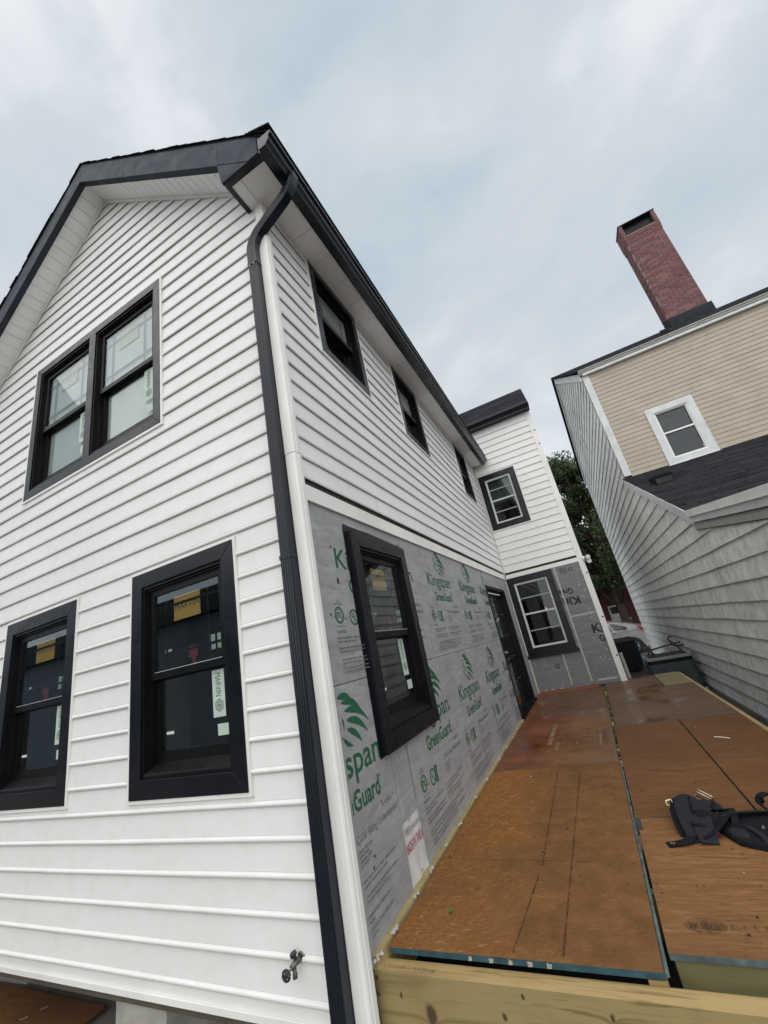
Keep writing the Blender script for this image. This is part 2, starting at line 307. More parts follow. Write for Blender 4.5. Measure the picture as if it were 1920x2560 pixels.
# ------------------------------------------------------------------ mesh helpers
class MB:
    def __init__(s): s.v = []; s.f = []; s.mi = []
    def add(s, vs, fs, mi=0):
        n = len(s.v); s.v += [tuple(a) for a in vs]; s.f += [tuple(i+n for i in f) for f in fs]; s.mi += [mi]*len(fs); return s
    def box(s, a, b, mi=0, top=None):
        x0, y0, z0 = [min(p, q) for p, q in zip(a, b)]; x1, y1, z1 = [max(p, q) for p, q in zip(a, b)]
        v = [(x0, y0, z0), (x1, y0, z0), (x1, y1, z0), (x0, y1, z0), (x0, y0, z1), (x1, y0, z1), (x1, y1, z1), (x0, y1, z1)]
        s.add(v, [(0, 3, 2, 1), (0, 1, 5, 4), (1, 2, 6, 5), (2, 3, 7, 6), (3, 0, 4, 7)], mi); s.add(v, [(4, 5, 6, 7)], mi if top is None else top); return s
    def prism(s, poly, a, b, mi=0):             # poly: list of Vector offsets (3D); swept from a to b
        n = len(poly); a = Vector(a); b = Vector(b)
        v = [a+Vector(p) for p in poly]+[b+Vector(p) for p in poly]
        s.add(v, [tuple(range(n))[::-1], tuple(range(n, 2*n))]+[(i, (i+1) % n, n+(i+1) % n, n+i) for i in range(n)], mi); return s
    def hexa(s, v8, mi=0):
        s.add(v8, [(0, 3, 2, 1), (4, 5, 6, 7), (0, 1, 5, 4), (1, 2, 6, 5), (2, 3, 7, 6), (3, 0, 4, 7)], mi); return s
    def tube(s, pts, r, n=8, mi=0, caps=True):
        pts = [Vector(p) for p in pts]; rs = r if isinstance(r, (list, tuple)) else [r]*len(pts)
        base = len(s.v); up = Vector((0, 0, 1))
        for i, p in enumerate(pts):
            d = (pts[min(i+1, len(pts)-1)]-pts[max(i-1, 0)]).normalized()
            u = up if abs(d.dot(up)) < .95 else Vector((1, 0, 0))
            a = d.cross(u).normalized(); b = a.cross(d).normalized()
            for k in range(n):
                t = 2*math.pi*k/n; s.v.append(tuple(p+(a*math.cos(t)+b*math.sin(t))*rs[i]))
        for i in range(len(pts)-1):
            for k in range(n):
                q = base+i*n; s.f.append((q+k, q+(k+1) % n, q+n+(k+1) % n, q+n+k)); s.mi.append(mi)
        if caps:
            s.f.append(tuple(base+k for k in range(n))[::-1]); s.f.append(tuple(base+(len(pts)-1)*n+k for k in range(n))); s.mi += [mi, mi]
        return s
    def sweep(s, prof, pts, side, mi=0):         # prof: (a,b) in plane; side: constant side vector
        pts = [Vector(p) for p in pts]; n = len(prof); base = len(s.v); side = Vector(side).normalized()
        for i, p in enumerate(pts):
            d = (pts[min(i+1, len(pts)-1)]-pts[max(i-1, 0)]).normalized(); nn = d.cross(side).normalized(); sd_ = nn.cross(d).normalized()
            for a, b in prof: s.v.append(tuple(p+sd_*a+nn*b))
        for i in range(len(pts)-1):
            for k in range(n):
                q = base+i*n; s.f.append((q+k, q+(k+1) % n, q+n+(k+1) % n, q+n+k)); s.mi.append(mi)
        s.f.append(tuple(base+k for k in range(n))[::-1]); s.f.append(tuple(base+(len(pts)-1)*n+k for k in range(n))); s.mi += [mi, mi]
        return s
    def mesh(s, name, mats, smooth=False):
        me = bpy.data.meshes.new(name); me.from_pydata(s.v, [], s.f)
        for m in (mats if isinstance(mats, (list, tuple)) else [mats]): me.materials.append(M[m] if isinstance(m, str) else m)
        me.polygons.foreach_set('material_index', s.mi)
        if smooth: me.polygons.foreach_set('use_smooth', [True]*len(s.f))
        bm = bmesh.new(); bm.from_mesh(me); bmesh.ops.recalc_face_normals(bm, faces=bm.faces); bm.to_mesh(me); bm.free()
        me.update(); return me
    def build(s, name, mats, parent=None, mw=None, smooth=False, **props): return link(name, s.mesh(name, mats, smooth), parent, mw, **props)
WM = {}
def link(name, data, parent=None, mw=None, **props):
    o = bpy.data.objects.new(name, data); sc.collection.objects.link(o); mw = mw or Matrix()
    o.matrix_basis = mw; WM[o.name] = mw
    if parent: o.parent = parent; o.matrix_parent_inverse = WM[parent.name].inverted()
    for k, v in props.items(): o[k] = v
    return o
def thing(name, loc, label, cat, group=None):
    o = link(name, None, None, Matrix.Translation(loc)); o['label'] = label; o['category'] = cat
    if group: o['group'] = group
    o.empty_display_size = .1; return o
def bevel(o, wd, seg=1, ang=.6):
    m = o.modifiers.new('bevel', 'BEVEL'); m.width = wd; m.segments = seg; m.limit_method = 'ANGLE'; m.angle_limit = ang; return o
MX_GABLE = Matrix(((1, 0, 0, 0), (0, 0, -1, 0), (0, 1, 0, 0), (0, 0, 0, 1)))     # local (right, up, out) -> facing -Y
MX_SIDE = Matrix(((0, 0, 1, 0), (1, 0, 0, 0), (0, 1, 0, 0), (0, 0, 0, 1)))       # facing +X, right = +Y
MX_LEFT = Matrix(((0, 0, -1, 0), (-1, 0, 0, 0), (0, 1, 0, 0), (0, 0, 0, 1)))     # facing -X, right = -Y
def place(mx, loc): return Matrix.Translation(loc) @ mx
FONT_CACHE = {}
def text_mesh(txt, height, width=None, bold=0.0, mat='ink', depth=0.0):
    key = (txt, height, width, bold, mat)
    if key in FONT_CACHE: return FONT_CACHE[key]
    cu = bpy.data.curves.new('t', 'FONT'); cu.body = txt; cu.size = 1; cu.offset = bold; cu.resolution_u = 3; cu.extrude = depth
    o = bpy.data.objects.new('t', cu); sc.collection.objects.link(o)
    dg = bpy.context.evaluated_depsgraph_get(); me = bpy.data.meshes.new_from_object(o.evaluated_get(dg), depsgraph=dg)
    bpy.data.objects.remove(o); bpy.data.curves.remove(cu)
    v = np.array([x.co[:] for x in me.vertices]) if len(me.vertices) else np.zeros((1, 3))
    kx = 1/0.729*height; ky = height/0.729
    w_ = (v[:, 0].max()-v[:, 0].min()) or 1
    if width: kx = width/w_
    x0 = v[:, 0].min()
    faces = [tuple(p.vertices) for p in me.polygons]; vs = [((a-x0)*kx, b*ky, c) for a, b, c in v]
    bpy.data.meshes.remove(me)
    FONT_CACHE[key] = (vs, faces); return FONT_CACHE[key]
def clip_mesh(me, axis, val, keep_greater):
    bm = bmesh.new(); bm.from_mesh(me); no = [0, 0, 0]; no[axis] = 1; co_ = [0, 0, 0]; co_[axis] = val
    bmesh.ops.bisect_plane(bm, geom=bm.verts[:]+bm.edges[:]+bm.faces[:], plane_co=co_, plane_no=no, clear_inner=keep_greater, clear_outer=not keep_greater)
    bm.to_mesh(me); bm.free(); return me

# ================================================================== SETTING
g = MB().box((-150, -120, -.5), (150, 220, 0)).build('ground', 'ground', kind='structure')
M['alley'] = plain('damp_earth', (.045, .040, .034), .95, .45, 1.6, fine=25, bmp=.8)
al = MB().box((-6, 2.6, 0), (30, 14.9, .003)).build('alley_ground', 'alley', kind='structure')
dr = MB().box((-12, 14.9, .0), (30, 23.5, .004)).build('driveway', 'asphalt', kind='structure')

# ================================================================== WHITE HOUSE
XS, YG, XL, YW, XW = -.70, 1.0, -2.99, 4.70, .125       # side wall, gable wall, left corner, wing wall, wing corner (units)
house = thing('white_house', U(-1.8, 1.0, -.75), 'white clapboard two-storey house with black window trim and bare foam board along its lower side', 'house')
PK = -1.835; SL = .833
def roofz(x): return 2.955-SL*abs(x-PK)                 # soffit line of the gable (units)
LAP = .0806

def wall(name, mx, loc, u0, u1, v0, v1, holes, th, mat='sheath', top=None):
    us = sorted({u0, u1, *[h[0] for h in holes], *[h[1] for h in holes]}); vs = sorted({v0, v1, *[h[2] for h in holes], *[h[3] for h in holes]})
    us = [a for a in us if u0 <= a <= u1]; vs = [a for a in vs if v0 <= a <= v1]; m = MB()
    for a, b in zip(us, us[1:]):
        for c, d in zip(vs, vs[1:]):
            if any(h[0]-1e-6 <= a and b <= h[1]+1e-6 and h[2]-1e-6 <= c and d <= h[3]+1e-6 for h in holes): continue
            m.box((a, c, -th), (b, d, 0))
    if top: m.prism([Vector((p[0], p[1], 0)) for p in top], (0, 0, -th), (0, 0, 0))
    return m.build(name, mat, house, place(mx, loc))

# window list: (face, u0,u1,v0,v1 outer casing in units)
GW = [(-1.508, -.988, -.281, .467), (-2.408, -1.870, -.280, .467), (-2.406, -1.343, 1.100, 1.940)]
SW_UP = [(1.315, 1.785, 1.345, 1.925), (2.290, 2.762, 1.340, 1.925), (3.785, 4.240, 1.335, 1.925)]
SW_LO = (1.254, 1.746, -.286, .454)
DOOR = (3.515, 4.385, -.655, .395)
WW = [(-.668, -.236, 1.100, 1.786), (-.688, -.203, -.290, .527)]
IN = .045
def hole(h, k=IN): return (h[0]*S+k, h[1]*S-k, h[2]*S+k, h[3]*S-k)
Z0 = S                                                   # local v = unit*S, placed at z = S
gl = Vector((0, YG*S+.012, S)); sl_ = Vector((XS*S-.012, 0, S)); wl = Vector((0, YW*S+.012, S))
wall('wall_core', MX_GABLE, gl, XL*S, XS*S-.02, -.752*S, roofz(XL)*S, [hole(h) for h in GW], .10, top=None)
# triangle above eave line split round the upper window
tri = MB()
e0 = roofz(XL)
def strip(v0, v1, a=None, b=None):
    def xr(v): return min(PK+(2.955-v)/SL, XS-.01)
    def xl(v): return PK-(2.955-v)/SL
    n = max(2, int((v1-v0)/.05)); pts = []
    R_ = [(min(xr(v), b if b is not None else 9), v) for v in np.linspace(v0, v1, n)]; L_ = [(max(xl(v), a if a is not None else -9), v) for v in np.linspace(v1, v0, n)]
    return R_+L_
for poly in (strip(e0, 2.954),): tri.prism([Vector((p[0]*S, p[1]*S, 0)) for p in poly], (0, 0, -.10), (0, 0, 0))
tri.build('gable_core', 'sheath', house, place(MX_GABLE, gl))
wall('wall_core', MX_SIDE, sl_, YG*S+.03, YW*S, -.752*S, 1.94*S, [hole(h) for h in SW_UP+[SW_LO]]+[hole(DOOR, .02)], .10)
wall('wall_core', MX_GABLE, wl, XS*S-3.0, XW*S-.02, -.752*S, 2.41*S, [hole(h) for h in WW], .10)
MB().box((XW*S-.03, YW*S+.03, .2), (XW*S-.13, YW*S+7, UZ(2.41))).build('wall_core', 'white_trim', house)
MB().box((XL*S, YG*S+.115, UZ(-.752)), (XL*S+.1, YW*S, UZ(roofz(XL)))).build('wall_core', 'white_trim', house)
# floors and inner partitions so the rooms read as rooms
MB().box((XL*S+.1, YG*S+.12, UZ(-.752)), (XS*S-.12, YW*S, UZ(-.70))).box((XL*S+.1, YG*S+.12, UZ(.70)), (XS*S-.12, YW*S, UZ(.78))).box((XL*S+.1, YG*S+.12, UZ(1.955)), (XS*S-.12, YW*S, UZ(1.98))).build('floor_slab', 'inner', house)
MB().box((XL*S+.15, YG*S+2.6, UZ(-.70)), (XS*S-.13, YG*S+2.68, UZ(1.95))).box((XS*S-2.2, YG*S+2.7, UZ(-.7)), (XS*S-2.1, YW*S, UZ(1.95))).build('partition', 'inner', house)
MB().box((XS*S-2.9, YW*S+2.5, UZ(-.70)), (XW*S-.14, YW*S+2.6, UZ(2.4))).build('partition', 'inner_brown', house)
MB().box((XS*S-3, YW*S+.12, UZ(-.752)), (XW*S-.14, YW*S+2.6, UZ(-.70))).box((XS*S-3, YW*S+.12, UZ(.70)), (XW*S-.14, YW*S+2.6, UZ(.78))).box((XS*S-3, YW*S+.12, UZ(2.36)), (XW*S-.14, YW*S+2.6, UZ(2.4))).build('floor_slab', 'inner_brown', house)

# ---- dutch-lap siding, one object per course piece
PROF = [(.0045, .0040), (.0125, .0005), (.0180, .0015), (.0214, .0060), (.0226, .0115), (.0212, .0168), (.0174, .0205), (.0112, .0222), (.0094, .0250), (.0122, .0295), (.0104, .065), (.0078, .112), (.0050, .160)]
def clip_prof(za, zb):
    o = []
    for (a, b), (c, d) in zip(PROF, PROF[1:]):
        lo, hi = max(b, za), min(d, zb)
        if hi - lo < 1e-6: continue
        for z in (lo, hi):
            q = a+(c-a)*((z-b)/(d-b) if d > b else 0)
            if not o or abs(o[-1][1]-z) > 1e-7 or abs(o[-1][0]-q) > 1e-7: o.append((q, z))
    return o
def course(m, prof, z, ua, ub, ends=None):
    if len(prof) < 2: return
    n = max(1, int(round((ub-ua)/.55))); base = len(m.v); k = len(prof)
    jo = [random.gauss(0, .0007) for _ in range(n+1)]; jz = [random.gauss(0, .0006) for _ in range(n+1)]
    for i in range(n+1):
        t = i/n
        for (o, dz) in prof:
            a, b = (ends(z+dz) if ends else (ua, ub)); a = max(a, ua); b = min(b, ub)
            if b < a: a = b = (a+b)/2
            m.v.append((a+(b-a)*t, z+dz+jz[i], o+jo[i]))
    for i in range(n):
        for j in range(k-1):
            q = base+i*k+j; m.f.append((q, q+k, q+k+1, q+1)); m.mi.append(0)
def siding(mx, loc, u0, u1, zs, zend, holes, lap, ends=None, mat='vinyl', joints=0, name='siding_course', cprof=clip_prof, par=None):
    z = zs; par = par or house
    while z < zend-.012:
        top = min(lap+.007, zend-z)
        cover = [h for h in holes if h[2] <= z+.012 and h[3] >= z+lap-.012 and h[1] > u0 and h[0] < u1]
        cuts = [u0]+[x for h in sorted(cover) for x in (h[0], h[1])]+[u1]
        for a, b in zip(cuts[::2], cuts[1::2]):
            if ends:
                ea, eb = ends(z); a = max(a, ea); b = min(b, eb)
            if b-a < .02: continue
            js = []
            if joints and b-a > 2.4: js = sorted(random.sample([a+.7+.37*i for i in range(int((b-a-1.2)/.37))], min(joints, 2)))
            for c, d in zip([a]+js, js+[b]):
                m = MB(); part_ = [h for h in holes if h not in cover and h[3] > z+.003 and h[2] < z+lap-.003 and h[1] > c and h[0] < d]
                if not part_: course(m, cprof(0, top), z, c, d-(.003 if d != b else 0), ends)
                else:
                    xs = sorted({c, d, *[min(max(h[0], c), d) for h in part_], *[min(max(h[1], c), d) for h in part_]})
                    for x, y in zip(xs, xs[1:]):
                        if y-x < .004: continue
                        hs = [h for h in part_ if h[0] <= x+1e-6 and h[1] >= y-1e-6]
                        if not hs: course(m, cprof(0, top), z, x, y, ends)
                        else:
                            h = hs[0]
                            if h[2] > z: course(m, cprof(0, min(top, h[2]-z)), z, x, y, ends)
                            if h[3] < z+lap: course(m, cprof(max(0, h[3]-z), top), z, x, y, ends)
                if m.f: m.build(name, mat, par, place(mx, loc), smooth=False)
        z += lap
def gends(v):
    x = v/S; return (max(XL, PK-(2.955-x)/SL)*S+.02, min(XS*S-.061, (PK+(2.955-x)/SL)*S-.008))
siding(MX_GABLE, Vector((0, YG*S, S)), XL*S, (XS-.008)*S, -.7225*S, 2.94*S, [hole(h, .03) for h in GW], LAP*S, gends)
siding(MX_SIDE, Vector((XS*S, 0, S)), YG*S+.0462, YW*S-.05, .603*S, 1.925*S, [hole(h, .03) for h in SW_UP], LAP*S, None, joints=1)
siding(MX_GABLE, Vector((0, YW*S, S)), (XS+.018)*S, (XW-.045)*S, .598*S, 2.40*S, [hole(WW[0], .03)], .0806*S)
# skirt trim, starter strips, posts
MB().box((XL*S, YG*S-.010, UZ(-.7225)), (XS*S-.045, YG*S+.01, UZ(-.751))).box((XL*S, YG*S-.022, UZ(-.7515)), (XS*S-.045, YG*S+.02, UZ(-.766))).build('skirt_trim', 'white_trim', house)
MB().box((XS*S-.003, (YG+.022)*S, UZ(.528)), (XS*S+.014, YW*S-.02, UZ(.581))).box((XS*S-.003, (YG+.022)*S, UZ(.5215)), (XS*S+.02, YW*S-.02, UZ(.528))).build('starter_trim', 'white_trim', house)
MB().box((XS*S-.004, (YG+.022)*S, UZ(.582)), (XS*S+.002, YW*S-.02, UZ(.603))).build('dark_gap', 'gap', house)
MB().box(((XS+.016)*S, YW*S+.003, UZ(.532)), ((XW-.04)*S, YW*S-.014, UZ(.576))).build('starter_trim', 'white_trim', house)
MB().box(((XS+.016)*S, YW*S+.004, UZ(.577)), ((XW-.04)*S, YW*S-.002, UZ(.598))).build('dark_gap', 'gap', house)
def post(poly, z0, z1, label=None):
    o = MB().prism([Vector((a, b, 0)) for a, b in poly], (0, 0, z0), (0, 0, z1)).build('corner_post', 'white_trim', house); return o
x, y = XS*S, YG*S
cp = [(x-.06, y+.01), (x-.06, y-.012), (x-.052, y-.0185), (x-.02, y-.0200), (x+.006, y-.0190), (x+.016, y-.0145), (x+.0205, y-.006), (x+.022, y+.006), (x+.019, y+.0085), (x+.0255, y+.012), (x+.0255, y+.043), (x+.017, y+.046), (x-.005, y+.046), (x-.02, y+.02)]
post(cp, UZ(-1.02), UZ(.687)); post([(a*1.0+(.0012 if a > x else -.0012), b-.0012) for a, b in cp], UZ(.6885), UZ(1.94))
x, y = XW*S, YW*S
cp = [(x-.085, y+.01), (x-.085, y-.018), (x+.01, y-.02), (x+.02, y-.01), (x+.02, y+.09), (x-.01, y+.09)]
post(cp, UZ(-.70), UZ(.645)); post(cp, UZ(.6465), UZ(2.40))
for dz in (2.12, 1.94, .40, -.05, -.42):                                            # nail slots in the wing's corner post
    MB().tube([(x-.01, y-.0205, UZ(dz)), (x-.01, y-.022, UZ(dz))], .016, 10).build('post_hole', 'gap', house)
MB().box((XS*S-.004, YW*S-.024, UZ(.58)), (XS*S+.028, YW*S+.01, UZ(1.94))).build('inside_corner_trim', 'white_trim', house)
MB().box((XS*S-.002, YW*S-.03, UZ(-.66)), (XS*S+.022, YW*S+.006, UZ(.53))).build('foam_edge', 'foam_core', house)

# ---- soffits, fascia, roof
def slope_box(m, xa, xb, y0, y1, dz0, dz1, mi=0, shift=0):         # slab following the gable slope between two offsets (units)
    for (p, q) in ((xa, PK), (PK, xb)) if xa < PK < xb else ((xa, xb),):
        v = []
        for z_ in (dz0, dz1):
            v += [U(p, y0, roofz(p)+z_), U(q, y0, roofz(q)+z_), U(q, y1, roofz(q)+z_), U(p, y1, roofz(p)+z_)]
        m.hexa(v, mi)
    return m
XE, XEL = -.576, -3.15
# rake soffit panels, each a part
for sgn in (1, -1):
    a = 0.0
    Lm = (XE-.19-PK) if sgn > 0 else (PK-XEL)
    while a < Lm-.01:
        b = min(a+.052, Lm)
        p, q = (PK+a+.0012, PK+b-.0012) if sgn > 0 else (PK-b+.0012, PK-a-.0012)
        m = MB(); v = []
        for z_ in (0, .006):
            v += [U(p, .862, roofz(p)+z_-.012), U(q, .862, roofz(q)+z_-.012), U(q, .992, roofz(q)+z_-.012), U(p, .992, roofz(p)+z_-.012)]
        m.hexa(v); m.build('soffit_panel', 'soffit', house); a = b
slope_box(MB(), XEL, XE-.19, .864, .99, -.004, .0).build('soffit_backing', 'gap', house)
slope_box(MB(), XL, XS-.03, .982, .9925, -.030, -.0125).build('rake_frieze', 'white_trim', house)
def rake(a, b):
    m = MB(); v = []
    for z_, yy in ((-.028, 0), (.118, 0)):
        v += [U(a, .846, roofz(a)+z_), U(b, .846, roofz(b)+z_), U(b, .8605, roofz(b)+z_), U(a, .8605, roofz(a)+z_)]
    m.hexa(v)
    v = []
    for z_ in (-.034, -.0282): v += [U(a, .846, roofz(a)+z_), U(b, .846, roofz(b)+z_), U(b, .876, roofz(b)+z_), U(a, .876, roofz(a)+z_)]
    return m.hexa(v).build('rake_fascia', 'fascia', house)
rake(PK, -1.43); rake(-1.428, -.782); xk = PK+(2.927-1.922)/SL
MB().prism([U(-.7805, 0, roofz(-.7805)-.028), U(xk, 0, 1.922), U(XE, 0, 1.922), U(XE, 0, roofz(XE)+.118), U(-.7805, 0, roofz(-.7805)+.118)], (0, .846*S, 0), (0, .8605*S, 0)).build('rake_fascia', 'fascia', house)
rake(-2.50, PK-.0015); rake(XEL, -2.502)
# shingled roof: thin deck plus ragged shingle courses at the rake
rf = slope_box(MB(), XEL-.02, -.54, .845, 4.69, .119, .126).build('roof', 'shingle_dark', house)
for sgn in (1, -1):
    a = -.02; k = 0
    Lm = 1.30
    while a < Lm:
        b = a+.0562
        m = MB(); v = []
        y0 = .842-.006*random.random()
        for (p, zz) in ((a, .128), (b+.012, .1275)):
            xx = PK+sgn*max(p, 0) ; zb = roofz(xx)
            v.append((xx, zb+zz))
        th = .007
        q = [U(v[0][0], y0, v[0][1]+.001), U(v[1][0], y0, v[1][1]+.005), U(v[1][0], 4.68, v[1][1]+.005), U(v[0][0], 4.68, v[0][1]+.001)]
        m.hexa(q+[p+Vector((0, 0, th)) for p in q]); m.build('shingle_course', 'shingle_dark', rf); a = b; k += 1
# eave: soffit panels, fascia, gutter, return box
yy = .881
while yy < 4.64:
    b = min(yy+.162, 4.655)
    MB().box(U(-.699, yy+.001, 1.928), U(-.572, b-.001, 1.933)).build('soffit_panel', 'soffit', house); yy = b
MB().box(U(-.705, .87, 1.9345), U(-.573, 4.66, 1.94)).build('soffit_backing', 'gap', house)
MB().box(U(-.700, 1.03, 1.908), U(-.690, 4.66, 1.927)).build('frieze_trim', 'white_trim', house)
MB().box(U(-.5715, .848, 1.915), U(-.562, 4.66, 2.03)).build('eave_fascia', 'gutter', house)
ret = MB().box(U(-.768, .8615, 1.921), U(-.572, .880, 1.945)).box(U(-.768, .880, 1.921), U(-.748, .996, 1.945)).build('eave_return', 'gutter', house)
MB().box(U(-.750, .879, 1.9255), U(-.700, .995, 1.930)).build('soffit_panel', 'soffit', house)
MB().prism([U(-.790, 0, roofz(-.790)-.0285), U(-.770, 0, 1.9205), U(xk-.0015, 0, 1.9205)], (0, .8475*S, 0), (0, .861*S, 0)).build('pork_chop_return', 'fascia', house)
MB().prism([U(-.785, 0, roofz(-.785)-.03), U(-.768, 0, 1.9455), U(-.7, 0, 1.9455), U(-.7, 0, roofz(-.7)-.02)], (0, .862*S, 0), (0, .992*S, 0)).build('return_side', 'gutter', house)
gp = [(0, 0), (.052, 0), (.060, .012), (.078, .030), (.082, .058), (.096, .066), (.096, .082), (.088, .082), (.088, .072), (.070, .064), (.066, .04), (.05, .008), (.004, .008), (.004, .085), (0, .085)]
gm = MB(); gx, gz = -.5615*S, UZ(1.905)
gm.prism([Vector((gx+a*1.25, 0, gz+b*1.45)) for a, b in gp], (0, .835*S, 0), (0, 4.628*S, 0))
gm.prism([Vector((gx+a*1.25, 0, gz+b*1.45)) for a, b in gp[:7]+[(0, .082)]], (0, .834*S, 0), (0, .8365*S, 0)); gm.prism([Vector((gx+a*1.25, 0, gz+b*1.45)) for a, b in gp[:7]+[(0, .082)]], (0, 4.6275*S, 0), (0, 4.629*S, 0))
gm.build('gutter', 'gutter', house)
MB().box((gx+.118, .84*S, gz+.112), (gx+.122, 4.628*S, gz+.120)).build('lit_gutter_lip', 'rail', house)  # pale strip paints the light caught by the black gutter's lip
MB().prism([U(-.60, 0, roofz(-.60)+.120), U(-.498, 0, 2.005), U(-.498, 0, 2.013), U(-.60, 0, roofz(-.60)+.131)], (0, .833*S, 0), (0, 4.65*S, 0)).build('drip_edge', 'shingle_dark', house)
# downspout
def dprof(wd, dp, n=4):
    p = [(-wd/2, -dp/2)]
    for i in range(n*2+1): p.append((-wd/2+wd*(i+.5)/(n*2+1), -dp/2+(.004 if i % 2 else 0)))
    p += [(wd/2, -dp/2), (wd/2, dp/2), (-wd/2, dp/2)]; return p
dm = MB(); xc, yc = -.751*S, .977*S
def rounded(p0, p1, p2, r, n=6):
    a = (Vector(p0)-Vector(p1)).normalized(); b = (Vector(p2)-Vector(p1)).normalized(); s0 = Vector(p1)+a*r; s1 = Vector(p1)+b*r
    return [s0*(1-t)**2+Vector(p1)*2*t*(1-t)+s1*t*t for t in [i/n for i in range(n+1)]]
P0 = Vector((xc, yc, UZ(1.58))); P1 = Vector((xc, yc, UZ(1.71))); P2 = Vector((-.535*S, .985*S, UZ(1.855))); P3 = Vector((-.52*S, .985*S, UZ(1.93)))
path = [P0]+rounded(P0, P1, P2, .13)+rounded(P1, P2, P3, .11)+[P3]
def dsp(ws, ds, pts, mat='gutter', name='downspout', par=None): return MB().sweep([(a, b) for a, b in dprof(ws, ds)], pts, (-1, 0, 0)).build(name, mat, par or house)
# vertical runs
def vert(z0, z1, gr=0.0, x_=xc): 
    m = MB(); m.prism([Vector((a*1, b, 0)) for a, b in dprof(.079+gr, .062+gr)], (x_, yc, z0), (x_, yc, z1)); return m
ds = vert(UZ(-1.0), UZ(.335)).build('downspout', 'gutter', house, label='black ribbed downspout on the white house corner')
vert(UZ(.337), UZ(1.585), -.003).build('upper_pipe', 'gutter', ds)
em = MB(); n = 0
prof = dprof(.083, .064, 4)
# elbow sweeps in the plane facing the camera; keep the ribs towards -Y
pts = path; base = len(em.v)
for i, p in enumerate(pts):
    d = (pts[min(i+1, len(pts)-1)]-pts[max(i-1, 0)]).normalized(); fy = Vector((0, 1, 0)); fy = (fy-d*fy.dot(d)).normalized(); fx = fy.cross(d)
    pin = .0018 if (i % 2) else 0
    for a, b in prof: em.v.append(tuple(p+fx*(a-pin*(1 if a > 0 else -1))+fy*b))
k = len(prof)
for i in range(len(pts)-1):
    for j in range(k): em.f.append((base+i*k+j, base+i*k+(j+1) % k, base+(i+1)*k+(j+1) % k, base+(i+1)*k+j)); em.mi.append(0)
em.build('elbow', 'gutter', ds)
for z_ in (.336, 1.575):
    vert(UZ(z_)-.012, UZ(z_)+.012, .007).build('strap', 'gutter', ds)
for sx in (-.02, .02): MB().tube([(xc+sx, yc-.036, UZ(1.56)), (xc+sx, yc-.041, UZ(1.56))], .006, 8).build('screw', 'rail', ds)
for z_ in (1.1, .75, .1, -.2, -.45): MB().box((xc+.03, yc+.028, UZ(z_)-.01), (xc+.052, yc+.04, UZ(z_)+.012)).build('bracket', 'gutter', ds)

# ---- wing roof
YE, ZE = 4.61, 2.385
WS = .80; RID = 5.55
def wz(y): return ZE+.055+(y-YE)*WS
wr = MB().prism([U(0, YE-.01, wz(YE-.01)), U(0, RID, wz(RID)), U(0, RID, wz(RID)-.05), U(0, YE-.01, wz(YE-.01)-.03)], (-1.75*S, 0, 0), ((XW+.028)*S, 0, 0)).build('wing_roof', 'shingle_dark', house)
s = 0; rows = 0
while YE-.01+s < RID:
    ya, yb = YE-.016+s, YE-.016+s+.072
    xx = -1.70+random.random()*.2
    while xx < XW+.02:
        xb = min(xx+.32, XW+.03)
        if xb-xx > .02:
            for q in range(3):
                a_, b_ = xx+(xb-xx)*q/3+.001, xx+(xb-xx)*(q+1)/3-.001
            m = MB(); lift = .012+random.random()*.004
            v = [U(xx+.001, ya, wz(ya)+.003), U(xb-.001, ya, wz(ya)+.003), U(xb-.001, yb, wz(yb)+.002), U(xx+.001, yb, wz(yb)+.002)]
            t = [p+Vector((0, 0, .014+random.random()*.01)) for p in v[:2]]+[p+Vector((0, 0, .004)) for p in v[2:]]
            m.hexa(v+t).build('shingle_strip', 'shingle', wr)
        xx = xb
    s += .066; rows += 1
MB().box(U(-1.7, YE, ZE+.0), U(XW+.022, YE+.012, ZE+.085)).box(U(-1.7, YE-.03, ZE+.055), U(XW+.024, YE-.0005, ZE+.09)).box(U(-1.7, YE+.0125, ZE+.002), U(XW+.022, 4.69, ZE+.012)).build('wing_fascia', 'gutter', house)
MB().prism([U(0, YE, ZE+.0), U(0, YE, ZE+.05), U(0, RID, wz(RID)-.05), U(0, RID, wz(RID)-.11)], ((XW+.012)*S, 0, 0), ((XW+.024)*S, 0, 0)).build('wing_rake', 'gutter', house)

# ---- windows -----------------------------------------------------------------
def casing(par, mw, W, H, cw, w0, w1, mat='black', taper=0):
    g_ = .0008
    for poly in ([(0, 0), (W, 0), (W-cw, cw), (cw, cw)], [(W, 0), (W, H), (W-cw, H-cw), (W-cw, cw)], [(W, H), (0, H), (cw, H-cw), (W-cw, H-cw)], [(0, H), (0, 0), (cw, cw), (cw, H-cw)]):
        cx = sum(p[0] for p in poly)/4; cy = sum(p[1] for p in poly)/4
        pp = [Vector((p[0]+(cx-p[0])*g_*1.5, p[1]+(cy-p[1])*g_*1.5, 0)) for p in poly]
        bevel(MB().prism(pp, (0, 0, w0), (0, 0, w1)).build('casing_board', mat, par, mw), .0025, 2)
def ring(m, x0, y0, x1, y1, t, w0, w1, mi=0):
    m.box((x0, y0, w0), (x1, y0+t, w1), mi); m.box((x0, y1-t, w0), (x1, y1, w1), mi); m.box((x0, y0+t, w0), (x0+t, y1-t, w1), mi); m.box((x1-t, y0+t, w0), (x1, y1-t, w1), mi)
